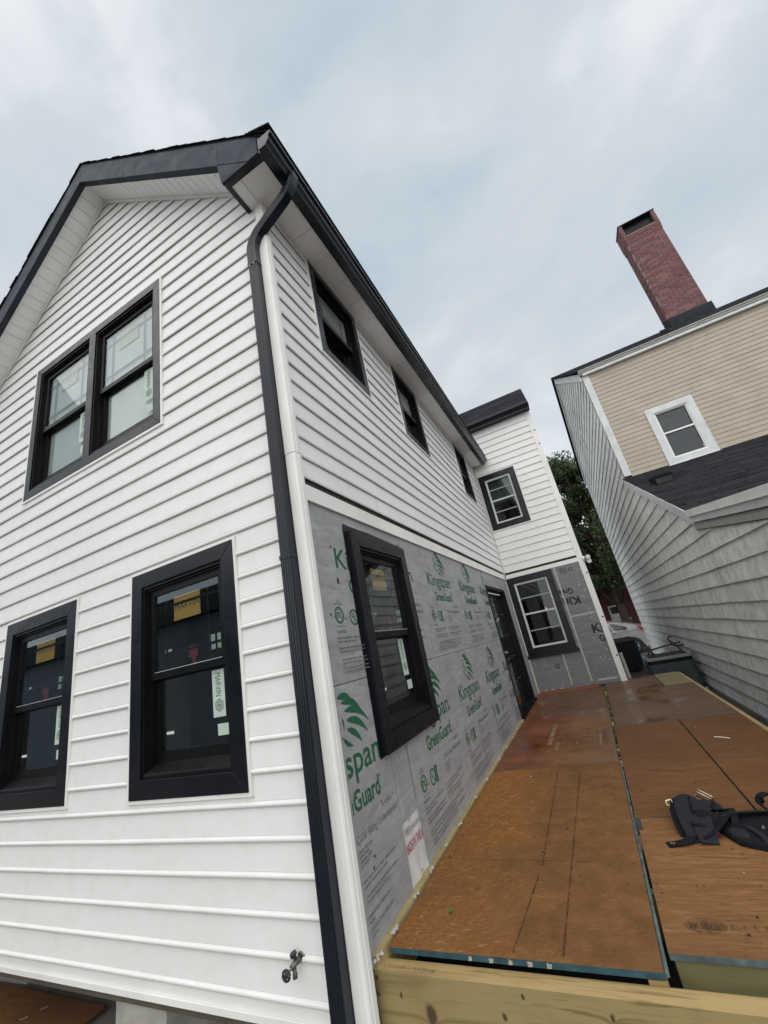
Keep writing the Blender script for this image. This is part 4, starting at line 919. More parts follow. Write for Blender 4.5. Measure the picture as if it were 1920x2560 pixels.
MB().tube([(sx, sy-.045, sz+.008), (sx-.004, sy-.050, sz+.032), (sx-.006, sy-.052, sz+.034), (sx-.010, sy-.056, sz+.050)], [.012, .014, .024, .023], 12).build('vacuum_cap', 'handwheel', spo)
MB().tube([(sx-.004, sy-.085, sz-.012), (sx-.022, sy-.115, sz-.030)], .007, 8).build('stem', 'brass', spo)
wc = Vector((sx-.024, sy-.118, sz-.032)); wn = Vector((.10, -.95, .06)).normalized(); wa = wn.cross(Vector((0, 0, 1))).normalized(); wb = wa.cross(wn)
wm = MB(); R_ = .027
wm.tube([wc+wa*R_*math.cos(t)+wb*R_*math.sin(t) for t in [2*math.pi*i/20 for i in range(21)]], .0075, 8, caps=False); wm.tube([wc-wn*.004, wc+wn*.006], .012, 10)
for i in range(5): t = 2*math.pi*i/5; wm.tube([wc, wc+(wa*math.cos(t)+wb*math.sin(t))*R_], .0065, 6)
wm.build('handwheel', 'handwheel', spo, smooth=True)
spo.matrix_basis = Matrix.Translation((sx, YG*S, sz)) @ Matrix.Diagonal((.68, .68, .68, 1)) @ Matrix.Translation((-sx, -YG*S, -sz))
def pier(x0, x1, y0, y1):
    m = MB(); n = 5; m2 = []
    for j in range(6):
        z = -.02+j*(UZ(-.80)+.02)/5
        m2.append(z)
    pr = [(x0, y0), ((x0+x1)/2+.03, y0-.012), (x1, y0+.005), (x1+.01, y1), (x0-.005, y1)]
    b_ = len(m.v)
    for z in m2:
        for a, b in pr: m.v.append((a+random.uniform(-.008, .008), b+random.uniform(-.008, .008), z))
    for i in range(5):
        for k in range(5): m.f.append((i*5+k, i*5+(k+1) % 5, i*5+5+(k+1) % 5, i*5+5+k)); m.mi.append(0)
    m.f.append((25, 26, 27, 28, 29)); m.mi.append(0); return m.build('foundation_pier', 'pier', house)
pier(-1.652*S, -1.43*S, 1.05*S, 1.05*S+.4); pier(-3.0*S, -2.575*S, 1.26*S, 1.26*S+.4); pier(-.95*S, -.74*S, 1.08*S, 1.3*S)
MB().box((XL*S, YG*S+.03, UZ(-.753)), (XS*S-.1, YG*S+.09, UZ(-.80))).build('sill_beam', 'sheath', house)
ps = MB(); 
for i in range(1): ps.box((-3.25*S, 1.02*S-.75, UZ(-.985)), (-1.975*S, 1.215*S, UZ(-.985)+.018))
pso = ps.build('plywood_sheet', ['osb_ply2'], None, label='weathered brown plywood sheet on the ground below the gable wall', category='plywood')
pso.rotation_euler = (0, 0, 0)
for i, (a, b) in enumerate(((-2.25, 1.15), (-2.28, 1.10))):
    m = MB().box((a*S, b*S, UZ(-.985)+.0185), (a*S+.045, b*S+.0016, UZ(-.985)+.0200)); o = m.build('wood_splinter', 'foam_blob', None, label=['pale splinter farther back on the brown plywood sheet', 'pale splinter nearer the front of the brown plywood sheet'][i], category='splinter', group='splinters on the plywood sheet')
    o.matrix_basis = Matrix.Translation((a*S, b*S, 0)) @ Matrix.Rotation(.9, 4, 'Z') @ Matrix.Translation((-a*S, -b*S, 0))

# ================================================================== DECK
deck = thing('deck', U(-.07, 1.05, -1.0), 'unfinished plywood-topped deck platform beside the foam-boarded wall', 'deck')
DZ = -.652; TH = .023
def panel(x0, x1, y0, y1, top, edge='edge_green', dz=0, tilt=0, cut=None):
    z1 = UZ(DZ)+dz; m = MB(); g_ = .0022
    v = [(x0*S+g_, y0*S+g_, z1-TH), (x1*S-g_, y0*S+g_, z1-TH), (x1*S-g_, y1*S-g_, z1-TH+tilt), (x0*S+g_, y1*S-g_, z1-TH+tilt)]
    m.add(v+[(a, b, c+TH) for a, b, c in v], [(0, 3, 2, 1), (0, 1, 5, 4), (2, 3, 7, 6), (3, 0, 4, 7)], 1); m.add(v+[(a, b, c+TH) for a, b, c in v], [(1, 2, 6, 5)], 2); m.add([(a, b, c+TH) for a, b, c in v], [(0, 1, 2, 3)], 0)
    o = m.build('deck_panel', [top, edge, 'edge_green'], deck); bevel(o, .002); return o
XD0, XM, XD1 = -.672, -.083, .556
pA = panel(XD0, XM-.001, 1.083, 2.328, 'osb_a', 'edge_blue'); pA['label'] = 'front strand board panel with dark blue edge'
pB = panel(XD0, XM-.002, 2.332, 3.57, 'osb_b', dz=-.001); pC = panel(XD0-.005, XM-.006, 3.574, 4.50, 'osb_ply3', dz=.001); pD = panel(XD0-.006, XM-.035, 4.504, 4.69, 'osb_red', 'osb_red', dz=.014)
pE = panel(XM+.0115, 1.25, 1.136, 1.742, 'osb_ply', 'edge_green'); pE['label'] = 'tan plywood panel in front of the black harness'
pF = panel(XM+.0085, .262, 1.746, 2.99, 'osb_ply2', dz=-.0015); pG = panel(.266, XD1, 1.746, 2.99, 'osb_ply2', dz=-.0005); pH = panel(XM+.018, XD1-.004, 2.994, 4.13, 'osb_ply3', dz=.001)
pI = panel(XM+.016, .36, 4.134, 4.80, 'osb_ply3'); pJ = panel(XD1, 1.30, 1.746, 2.30, 'osb_ply2') if False else None
MB().box((XM*S-.0015, 1.088*S, UZ(DZ)-.017), (XM*S+.0105, 2.326*S, UZ(DZ)-.006)).build('panel_tongue', 'edge_green', deck)
# wet red stain near the far wall and pale scuffs lie flat on the panels as print-thin sheets
def sheet(par, pts, mat, name, dz=.0012):
    m = MB(); m.add([(a*S, b*S, UZ(DZ)+dz) for a, b in pts], [tuple(range(len(pts)))]); return m.build(name, mat, par)
for a, b, c, d in ((-.300, 2.84, -.16, 2.853), (-.160, 2.62, -.148, 2.85), (-.39, 2.60, -.375, 2.75), (-.44, 2.72, -.415, 3.2)): sheet(pB, [(a, b), (c, b), (c, d), (a, d)], 'palemark', 'pale_scuff', .0026)
def cline(par, a, b, wd, dz=.0016, mat='chalk'):
    a = Vector((a[0]*S, a[1]*S, UZ(DZ)+dz)); b = Vector((b[0]*S, b[1]*S, UZ(DZ)+dz)); n_ = (b-a).cross(Vector((0, 0, 1))).normalized()*wd/2; k = max(2, int((b-a).length/.12)); m = MB()
    for i in range(k+1):
        p = a+(b-a)*i/k; j = random.uniform(.6, 1.3); m.v += [tuple(p+n_*j), tuple(p-n_*j)]
    for i in range(k): m.f.append((2*i, 2*i+2, 2*i+3, 2*i+1)); m.mi.append(0)
    m.build('dirt_line', mat, par)
cline(pA, (-.374, 1.10), (-.350, 1.40), .010); cline(pA, (-.345, 1.45), (-.353, 2.26), .008); cline(pA, (-.2685, 1.10), (-.254, 2.24), .009); cline(pA, (-.670, 1.49), (-.20, 1.472), .007)
cline(pE, (.06, 1.50), (.4, 1.47), .006); cline(pF, (.02, 2.2), (.14, 2.15), .02)
sm_ = MB()
for (xa, xb, ya, yb) in ((XD0, XM, 1.083, 2.33), (XD0, XM, 2.33, 3.57), (XM, .556, 1.136, 1.74), (XM, .556, 1.746, 2.99), (XD0, XM, 3.57, 4.5), (XM, .55, 2.99, 4.13)):
    for yj in np.arange(1.36, 4.8, .2135):
        if ya < yj < yb:
            for xj in np.arange(xa+.02, xb-.01, .105):
                cx, cy = (xj+random.gauss(0, .004))*S, (yj+.01)*S+random.gauss(0, .006); r_ = .0045
                sm_.add([(cx+r_*math.cos(k*1.0472), cy+r_*math.sin(k*1.0472), UZ(DZ)+.0026) for k in range(6)], [tuple(range(6))])
sm_.build('screw_heads', 'rust', deck, kind='stuff')
# stamped oval mark
def dtext(txt, x0, y0, h, wd, bold=0):
    vs, fs = text_mesh(txt, h, wd, bold); return [(x0*S+a, y0*S+b, UZ(DZ)+.0018) for a, b, c in vs], fs
m = MB(); n = 28; cx, cy, ra, rb = .012*S, 1.224*S, .073, .050
for k_ in (1.0, .90):
    pass
m.add([(cx+ra*math.cos(2*math.pi*i/n), cy+rb*math.sin(2*math.pi*i/n), UZ(DZ)+.0016) for i in range(n)]+[(cx+ra*.93*math.cos(2*math.pi*i/n), cy+rb*.91*math.sin(2*math.pi*i/n), UZ(DZ)+.0016) for i in range(n)], [(i, (i+1) % n, n+(i+1) % n, n+i) for i in range(n)])
vs, fs = dtext('HUBER', (cx-.055)/S, (cy-.022)/S, .044, .11, .02); m.add(vs, fs)
vs, fs = dtext('BLUE', (cx+.085)/S, (cy-.012)/S, .030, .16, .008); m.add(vs, fs); vs, fs = dtext('PLUS', (cx+.27)/S, (cy-.012)/S, .030, .16, .03)
m.build('printed_stamp', 'stampink', pE)
MB().add([(cx+ra*.9*math.cos(2*math.pi*i/n), cy+rb*.88*math.sin(2*math.pi*i/n), UZ(DZ)+.0012) for i in range(n)], [tuple(range(n))]).build('printed_oval', 'ovalink', pE)
# framing
rimz = UZ(-.6745)
def timber(name, a, b, mat, par=deck): return bevel(MB().box(a, b).build(name, mat, par), .004, 2)
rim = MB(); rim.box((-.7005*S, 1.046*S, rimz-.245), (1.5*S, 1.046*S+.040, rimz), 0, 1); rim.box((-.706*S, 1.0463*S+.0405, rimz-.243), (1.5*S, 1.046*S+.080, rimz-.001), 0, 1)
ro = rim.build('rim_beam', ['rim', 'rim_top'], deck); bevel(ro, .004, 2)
put(ro, [T('R3766', 0, 0, .012, .06), T('10018', .085, 0, .010, .05)], Matrix(((1, 0, 0, -.685*S), (0, 1, 0, 1.057*S), (0, 0, 1, rimz+.0008), (0, 0, 0, 1))), 'stampink', 'printed_stamp')
timber('ledger', (XS*S-.006, YG*S+.09, UZ(DZ)-.20), (XS*S+.034, 3.51*S, UZ(DZ)+.004), 'ledger'); timber('ledger', (XS*S-.004, 3.512*S, UZ(DZ)-.20), (XS*S+.034, 4.69*S, UZ(DZ)-.028), 'ledger')
timber('blocking', (-.118*S, 1.089*S+.0, rimz-.2), (-.085*S, 1.12*S, rimz+.014), 'rim_top')
timber('joist', (-.065*S, 1.150*S, UZ(DZ)-TH-.24), (1.5*S, 1.150*S+.038, UZ(DZ)-TH-.001), 'joist')
for yj in np.arange(1.36, 4.8, .2135): timber('joist', (XS*S+.036, yj*S, UZ(DZ)-TH-.235), (.535*S, yj*S+.038, UZ(DZ)-TH-.002), 'joist')
timber('edge_board', (XD1*S+.002, 1.10*S, UZ(DZ)-.24), (XD1*S+.04, 4.80*S, UZ(DZ)-.006), 'ledger')
timber('end_board', (.365*S, 4.30*S, UZ(DZ)-.022), (.550*S, 4.45*S, UZ(DZ)+.002), 'joist'); timber('end_board', (.365*S, 4.452*S, UZ(DZ)-.022), (.550*S, 4.62*S, UZ(DZ)+.001), 'joist'); timber('end_board', (.365*S, 4.622*S, UZ(DZ)-.022), (.550*S, 4.80*S, UZ(DZ)+.003), 'joist'); timber('end_board', (.365*S, 4.136*S, UZ(DZ)-.022), (.550*S, 4.298*S, UZ(DZ)+.0005), 'joist')
timber('middle_beam', (XM*S-.03, 1.19*S, UZ(DZ)-.30), (XM*S+.03, 4.79*S, UZ(DZ)-.20), 'gap')  # beam coloured near black to paint the shade inside the panel gap
for ya, yb in ((1.60, 1.72), (2.32, 2.40), (2.55, 2.60), (3.10, 3.18), (4.2, 4.35)): timber('blocking', (XM*S-.004, ya*S, UZ(DZ)-.12), (XM*S+.020, yb*S, UZ(DZ)-TH-.004), 'ledger')
MB().box((XM*S+.013, 1.66*S, UZ(DZ)-.02), (XM*S+.045, 1.742*S, UZ(DZ)+.0007)).build('edge_notch', 'gap', deck)
for xp in (-.66, -.08, .52):
    for yp in (1.07, 2.9, 4.7): timber('post', (xp*S, yp*S, 0), (xp*S+.09, yp*S+.09, UZ(DZ)-.25), 'joist')
# spray foam lumps along the ledger
blobs = []
for k in range(3):
    bm = bmesh.new(); bmesh.ops.create_icosphere(bm, subdivisions=2, radius=.0095)
    for v in bm.verts: v.co *= random.uniform(.6, 1.35); v.co.z *= .7
    me = bpy.data.meshes.new('foam_lump'); bm.to_mesh(me); bm.free(); me.materials.append(M['foam_blob']); blobs.append(me)
for i, yb in enumerate([1.03, 1.045, 1.125, 1.14, 1.27, 1.285, 1.40, 1.42, 1.56, 1.72, 1.74, 1.98, 2.2, 2.5, 2.75, 2.95, 3.2, 3.38, 3.42]):
    for q in range(2):
        link('foam_lump', blobs[(i+q) % 3], deck, Matrix.Translation((XS*S+.036+random.uniform(-.006, .006), yb*S+q*.018, UZ(DZ)+.008)) @ Matrix.Rotation(random.random()*6, 4, 'Z') @ Matrix.Diagonal((random.uniform(.6, 1.3), random.uniform(.6, 1.5), 1, 1)))
# white paint patches on the blue front edge
for xa in (-.475, -.427, -.385, -.343, -.303): j_ = random.uniform; MB().prism([Vector((xa*S+j_(0, .004), 0, UZ(DZ)-.021)), Vector((xa*S+.015+j_(0, .006), 0, UZ(DZ)-.020)), Vector((xa*S+.018+j_(0, .005), 0, UZ(DZ)-.005-j_(0, .004))), Vector((xa*S+j_(0, .006), 0, UZ(DZ)-.003-j_(0, .004)))], (0, 1.083*S+.0008, 0), (0, 1.083*S+.0018, 0)).build('paint_dab', 'dab', deck)
for i, (xa, ya) in enumerate(((-.667, 4.694), (-.60, 4.694), (-.52, 4.694))): link('foam_lump', blobs[i], deck, Matrix.Translation((xa*S+.1, ya*S-.02, UZ(DZ)+.03)) @ Matrix.Diagonal((3, .8, 2, 1)))
# small debris
MB().tube([(.342*S, 2.583*S, UZ(DZ)+.004), (.368*S, 2.56*S, UZ(DZ)+.006), (.393*S, 2.537*S, UZ(DZ)+.004)], .004, 6).build('white_stick', 'white_trim', None, label='thin white stick lying on the brown deck panels', category='stick')
bm = bmesh.new(); bmesh.ops.create_icosphere(bm, subdivisions=2, radius=.011)
for v in bm.verts: v.co *= random.uniform(.8, 1.15)
me = bpy.data.meshes.new('green_bud'); bm.to_mesh(me); bm.free(); me.materials.append(M['acorn'])
link('green_bud', me, None, Matrix.Translation((-.556*S, 1.222*S, UZ(DZ)+.009)), label='small green leaf bud on the front deck panel', category='leaf')
cr_ = MB()
for i in range(80):
    xa = random.uniform(-.66, .5); ya = random.uniform(1.1, 3.2)
    if xa > XM-.02 and ya < 1.15: continue
    s_ = random.uniform(.0025, .007); z_ = UZ(DZ)+.0022
    a = random.random()*6; pts = [(xa*S+s_*math.cos(a+k*1.6)*random.uniform(.5, 1.4), ya*S+s_*math.sin(a+k*1.6)*random.uniform(.5, 1.4), z_) for k in range(4)]
    cr_.add(pts+[(p[0], p[1], z_+.003) for p in pts], [(0, 1, 2, 3), (4, 5, 6, 7), (0, 1, 5, 4), (1, 2, 6, 5), (2, 3, 7, 6), (3, 0, 4, 7)], 0 if random.random() < .88 else 1)
cr_.build('wood_crumbs', ['gap', 'paper'], None, kind='stuff', label='scattered crumbs and chips of wood on the deck')

# ================================================================== HARNESS
har = thing('tool_harness', U(.12, 1.68, DZ), 'black nylon tool harness with metal buckles lying on the deck', 'harness')
def ribbon(pts, wd, name, mat='nylon', th=.004, tw=None, par=None):
    pts = [Vector(p) for p in pts]; P_ = []
    for i in range(len(pts)-1):                                   # Catmull-Rom
        p0, p1, p2, p3 = pts[max(i-1, 0)], pts[i], pts[i+1], pts[min(i+2, len(pts)-1)]
        for t in (0, .25, .5, .75): P_.append(.5*((2*p1)+(p2-p0)*t+(2*p0-5*p1+4*p2-p3)*t*t+(3*p1-p0-3*p2+p3)*t**3))
    P_.append(pts[-1]); m = MB(); n = len(P_)
    for i, p in enumerate(P_):
        d = (P_[min(i+1, n-1)]-P_[max(i-1, 0)]).normalized(); k = tw[0]+(tw[1]-tw[0])*i/(n-1) if tw else 0
        s_ = d.cross(Vector((0, 0, 1))); s_ = s_.normalized() if s_.length > .1 else Vector((1, 0, 0)); u = s_.cross(d).normalized(); a = s_*math.cos(k)+u*math.sin(k); b = a.cross(d).normalized()
        m.v += [tuple(p+a*wd/2+b*th/2), tuple(p-a*wd/2+b*th/2), tuple(p-a*wd/2-b*th/2), tuple(p+a*wd/2-b*th/2)]
    for i in range(n-1):
        for k in range(4): m.f.append((4*i+k, 4*i+(k+1) % 4, 4*i+4+(k+1) % 4, 4*i+4+k)); m.mi.append(0)
    m.f += [(0, 1, 2, 3), (4*n-4, 4*n-3, 4*n-2, 4*n-1)]; m.mi += [0, 0]
    return m.build(name, mat, par or har, smooth=False)
def H(x, y, z=0): return Vector((x*S, y*S, UZ(DZ)+.004+z*.76))
# tab with eyelet
tb = ribbon([H(-.006, 1.560, .002), H(.020, 1.566, .004), H(.045, 1.572, .010), H(.062, 1.590, .022), H(.070, 1.62, .03)], .055, 'strap_tab')
MB().tube([H(.008, 1.563, .0065), H(.008, 1.563, .0095)], .012, 12).build('eyelet', 'buckle', tb)
MB().tube([H(.008, 1.563, .0096), H(.008, 1.563, .010)], .006, 10).build('eyelet_hole', 'gap', tb)
def lump(cx, cy, cz, rx, ry, rz, rot, name, mat, seed, flat=.45, amp=.12):
    bm = bmesh.new(); bmesh.ops.create_icosphere(bm, subdivisions=3, radius=1); r = random.Random(seed); ph = [(r.uniform(1, 3), r.uniform(1, 3), r.uniform(1, 3), r.random()*6) for _ in range(6)]
    for v in bm.verts:
        c = v.co.copy(); k = 1+amp*sum(math.sin(a*c.x*2+b*c.y*2+d*c.z*2+e_) for a, b, d, e_ in ph)/3
        c *= k; c.x = math.copysign(abs(c.x)**.8, c.x); c.y = math.copysign(abs(c.y)**.8, c.y); c.z = max(c.z, -flat); v.co = Vector((c.x*rx, c.y*ry, c.z*rz))
    for f in bm.faces: f.smooth = True
    me = bpy.data.meshes.new(name); bm.to_mesh(me); bm.free(); me.materials.append(M[mat]); return link(name, me, har, Matrix.Translation(H(cx, cy, rz*flat+cz)) @ Matrix.Rotation(rot, 4, 'Z'))
def bar_ring(c, ax, ay, w_, h_, r, name, mat='buckle'):
    c = Vector(c); ax = Vector(ax).normalized(); ay = Vector(ay); ay = (ay-ax*ay.dot(ax)).normalized()
    pts = [c+ax*a*w_/2+ay*b*h_/2 for a, b in ((-.8, -1), (.8, -1), (1, -.7), (1, .7), (.8, 1), (-.8, 1), (-1, .7), (-1, -.7), (-.8, -1))]
    return MB().tube(pts, r, 8).build(name, mat, har, smooth=True)

# wide webbing folded over itself, standing on edge
ribbon([H(.078, 1.575, .004), H(.070, 1.60, .035), H(.066, 1.65, .085), H(.070, 1.70, .125), H(.082, 1.735, .140), H(.098, 1.745, .125), H(.108, 1.72, .07), H(.108, 1.69, .02)], .075, 'webbing_loop', 'nylon_lit', .007, (.25, .1))
ribbon([H(.052, 1.610, .004), H(.046, 1.66, .045), H(.050, 1.71, .085), H(.066, 1.75, .105), H(.085, 1.765, .10)], .060, 'webbing_loop', 'nylon', .007)
ribbon([H(.098, 1.56, .006), H(.100, 1.60, .05), H(.112, 1.66, .10), H(.130, 1.71, .115), H(.150, 1.735, .10), H(.165, 1.72, .05)], .085, 'webbing_loop', 'nylon_lit', .007, (-.2, .3))
ribbon([H(.085, 1.585, .01), H(.11, 1.60, .03), H(.14, 1.63, .055), H(.165, 1.67, .07), H(.185, 1.70, .06)], .080, 'folded_flap', 'nylon', .010, (.5, .2))
lump(.108, 1.655, 0, .085, .085, .060, .5, 'folded_pad', 'nylon', 3, .3, .3)
lump(.118, 1.612, 0, .030, .022, .020, 0, 'red_lining', 'cloth_red', 5)
def flat_pad(outline, th, name, mat, seed, sag=.012):
    '''thin padded sheet lying on the deck with a wrinkled top'''
    r = random.Random(seed); cx = sum(p[0] for p in outline)/len(outline); cy = sum(p[1] for p in outline)/len(outline); m = MB(); n = len(outline); rings = (1.0, .985, .93, .75, .45, .0)
    hs_ = (0.0, .55, .95, 1.0, 1.12, 1.1); rows = []
    for k, (f, h) in enumerate(zip(rings, hs_)):
        for i, (px, py) in enumerate(outline):
            m.v.append(tuple(H(cx+(px-cx)*f, cy+(py-cy)*f, th*h+(r.uniform(-.2, .3)*sag if 1 < k < 5 else 0))))
    for k in range(len(rings)-1):
        for i in range(n): m.f.append((k*n+i, k*n+(i+1) % n, (k+1)*n+(i+1) % n, (k+1)*n+i)); m.mi.append(0)
    return m.build(name, mat, har, smooth=True)
flat_pad([(.140, 1.625), (.150, 1.59), (.165, 1.555), (.195, 1.535), (.225, 1.52), (.262, 1.515), (.285, 1.545), (.288, 1.60), (.268, 1.645), (.235, 1.655), (.205, 1.665), (.172, 1.68), (.150, 1.665)], .030, 'tool_pouch', 'nylon', 2)
flat_pad([(.262, 1.60), (.280, 1.54), (.33, 1.52), (.39, 1.54), (.41, 1.60), (.38, 1.67), (.32, 1.69), (.28, 1.66)], .034, 'tool_pouch', 'nylon', 4)
flat_pad([(.150, 1.60), (.158, 1.575), (.185, 1.560), (.20, 1.575), (.195, 1.61), (.170, 1.625)], .042, 'pouch_flap', 'nylon_lit', 6)
flat_pad([(.165, 1.64), (.21, 1.635), (.27, 1.625), (.33, 1.63), (.38, 1.66), (.38, 1.72), (.30, 1.735), (.23, 1.735), (.175, 1.725), (.150, 1.69)], .036, 'padded_belt', 'nylon', 12)
ribbon([H(.150, 1.66, .05), H(.180, 1.675, .058), H(.215, 1.685, .055), H(.255, 1.695, .05), H(.30, 1.70, .045), H(.36, 1.70, .03)], .070, 'belt_strap', 'nylon_lit', .006, (.75, .55))
ribbon([H(.140, 1.70, .07), H(.175, 1.715, .055), H(.22, 1.725, .03), H(.28, 1.735, .015), H(.36, 1.74, .010)], .052, 'belt_strap', 'nylon', .006, (.6, 0))
ribbon([H(.183, 1.640, .03), H(.190, 1.668, .078), H(.190, 1.705, .075), H(.188, 1.725, .02)], .034, 'belt_keeper', 'nylon', .006)
ribbon([H(.292, 1.755, .0), H(.280, 1.755, .05), H(.284, 1.76, .095), H(.305, 1.765, .105), H(.322, 1.76, .07), H(.318, 1.75, .02)], .045, 'belt_loop', 'nylon', .007)
ribbon([H(.20, 1.645, .03), H(.215, 1.60, .042), H(.226, 1.55, .038), H(.232, 1.52, .006)], .028, 'pouch_strap', 'nylon_lit', .004)
bar_ring(H(.143, 1.755, .118), (1, -.7, -.45), (.1, .2, 1), .085, .036, .0045, 'buckle'); bar_ring(H(.138, 1.748, .124), (1, -.7, -.45), (.1, .2, 1), .080, .016, .004, 'buckle')
bar_ring(H(.040, 1.735, .098), (1, .2, .2), (0, .4, 1), .034, .03, .0055, 'd_ring'); MB().tube([H(.036, 1.72, .07), H(.039, 1.73, .088)], .010, 10).build('rivet', 'buckle', har)
MB().tube([H(.236, 1.60, .040), H(.240, 1.612, .046)], .008, 8).build('rivet', 'buckle', har)

# ================================================================== NEIGHBOUR HOUSE
KX = 1.77; nb = thing('neighbour_house', (KX+2, 12, 0), 'weathered grey and beige neighbouring house with a tall red brick chimney', 'house')
YN = 10.6
def nz(z): return z*KX+S
# grey clapboard wall facing the alley (x = KX), clipped under rakes
FE, BE, PKY = 6.30*KX, 11.05*KX, 9.0*KX
zE, zP, zB = nz(3.27), nz(5.06), nz(3.20)
LT0, LT1 = (YN, nz(1.55)), (7.0, nz(.60))            # lean-to rake (y,z) underside
LW1 = (3.2, nz(.47)-(7.0-3.2)*.143)
def topz(y):
    if y >= PKY: return zP+(zB-zP)*(y-PKY)/(BE-PKY)
    if y >= YN: return zE+(zP-zE)*(y-YN)/(PKY-YN)
    if y >= LT1[0]: return LT1[1]-.10+(LT0[1]-LT1[1])*(y-LT1[0])/(LT0[0]-LT1[0])
    return nz(.478)-(7.0-y)*.143
ys = np.linspace(3.2, BE, 500); tz = np.array([topz(y) for y in ys])
def yrange(z):
    ok = ys[tz > z]
    return (ok.min(), ok.max()) if len(ok) else None
GP = [(.003, .001), (.027, 0), (.028, .005), (.004, .245)]
lapg = .131*KX; z = nz(-1.04); i = 0
while z < zP-.03:
    r0, r1 = yrange(z+.02), yrange(min(z+lapg, zP-.02))
    if r0 is None: break
    r1 = r1 or r0
    segs = [(r0[0], r0[1])]; js = sorted(random.sample([r0[0]+.8+k*.61 for k in range(max(1, int((r0[1]-r0[0]-1)/.61)))], min(3, max(1, int((r0[1]-r0[0]-1)/.61))))) if r0[1]-r0[0] > 2 else []
    for c, d in zip([r0[0]]+js, js+[r0[1]]):
        m = MB(); n = max(1, int((d-c)/.6)); k = len(GP)
        jo = [random.gauss(0, .0015) for _ in range(n+1)]; jz = [random.gauss(0, .0035) for _ in range(n+1)]
        for q in range(n+1):
            for (o_, dz) in GP:
                rr = yrange(min(z+dz, zP-.02)) or r1; a = max(c+.0015, rr[0]); b = min(d-.0015, rr[1]); b = max(a, b)
                m.v.append((KX-o_-jo[q], a+(b-a)*q/n, z+dz+(jz[q] if dz < .01 else 0)))
        for q in range(n):
            for j in range(k-1): m.f.append((q*k+j, q*k+j+1, q*k+k+j+1, q*k+k+j)); m.mi.append(0)
        m.build('clapboard', 'grey', nb)
    z += lapg
# body behind the boards
m = MB(); pl_ = [(3.2, nz(-1.10)), (3.2, topz(3.2)-.01), (6.999, topz(6.999)-.01), (7.0, topz(7.0)-.01), (YN-.001, topz(YN-.001)-.01), (YN, zE-.01), (PKY, zP-.01), (BE, zB-.01), (BE, nz(-1.10))]
m.prism([Vector((0, a, b)) for a, b in pl_], (KX, 0, 0), (KX+.08, 0, 0)); m.build('wall_core', 'gap', nb)
MB().box((KX-.012, 3.2, 0), (KX+.07, BE, nz(-1.04)-.003)).build('foundation', 'concrete', nb)
MB().box((KX-.03, BE-.02, nz(-1.04)), (KX+.07, BE+.02, zB)).build('corner_board', 'grey_trim', nb)
# beige upper wall, window, gutter
BX0, BX1 = .1705*YN, 8.2; bz0, bz1 = .252*YN+S, .538*YN+S
BW = (.2517*YN, .3430*YN, .260*YN+S, .3985*YN+S)
BPROF = [(.002, 0), (.013, 0), (.0135, .003), (.003, .118)]
def bclip(za, zb):
    o = []
    for (a, b), (c, d) in zip(BPROF, BPROF[1:]):
        lo, hi = max(b, za), min(d, zb)
        if hi-lo < 1e-6 and not (b == d == 0 and za == 0): continue
        for zz in (lo, hi):
            q = a+(c-a)*((zz-b)/(d-b) if d > b else (0 if zz == lo and not o else 1))
            o.append((q, zz))
    return o
siding(MX_GABLE, Vector((0, YN, 0)), BX0+.10, BX1, bz0, bz1, [(BW[0]+.05, BW[1]-.05, BW[2]+.04, BW[3]-.04)], .01068*YN, None, 'beige', 1, 'beige_clapboard', bclip, nb)
m = MB(); h_ = (BW[0]+.12, BW[1]-.12, BW[2]+.11, BW[3]-.11)
m.box((BX0, YN+.004, bz0-.2), (h_[0], YN+.08, bz1+.1)).box((h_[1], YN+.004, bz0-.2), (BX1, YN+.08, bz1+.1)).box((h_[0], YN+.004, bz0-.2), (h_[1], YN+.08, h_[2])).box((h_[0], YN+.004, h_[3]), (h_[1], YN+.08, bz1+.1)); m.build('wall_core', 'gap', nb)
MB().box((BX0-.035, YN-.028, LT0[1]+.08), (BX0+.10, YN+.0035, zE+.02)).build('corner_board', 'grey_trim', nb); MB().box((BX0-.045, YN-.029, LT0[1]+.08), (BX0-.0365, YN+.14, zE+.02)).build('corner_board', 'white_trim', nb)
MB().box((BX0+.102, YN-.018, bz0-.03), (BW[0]-.002, YN-.001, bz0-.002)).box((BW[1]+.002, YN-.018, bz0-.03), (BX1, YN-.001, bz0-.002)).build('base_trim', 'pale', nb)
mw = place(MX_GABLE, Vector((BW[0], YN, BW[2]))); W, H_ = BW[1]-BW[0], BW[3]-BW[2]
m = MB(); ring(m, .135, .13, W-.135, H_-.13, .03, -.12, .02); wo = m.build('window', 'white_trim', nb, mw)
casing(wo, mw, W, H_, .14, .004, .035, 'grey_trim')
MB().box((-.02, -.03, .004), (W+.02, .0, .06)).build('sill', 'white_trim', wo, mw)
m = MB(); ym = H_*.53; m.box((.165, ym-.02, -.05), (W-.165, ym+.02, -.01)); ring(m, .165, .16, W-.165, H_-.16, .022, -.05, -.015); m.build('sash', 'white_trim', wo, mw)
MB().box((.187, .182, -.06), (W-.187, ym-.02, -.055)).build('lower_pane', 'old_glass', wo, mw); MB().box((.187, ym+.02, -.06), (W-.187, H_-.182, -.055)).build('upper_pane', 'old_glass', wo, mw)
m = MB()
for k in range(9): m.box((.19, ym+.1+k*.03, -.095), (W-.19, ym+.105+k*.03, -.075))
m.build('blind_slats', 'blind', wo, mw); MB().box((.17, .16, -.16), (W-.17, H_-.16, -.155)).build('dark_room', 'black_frame', wo, mw)
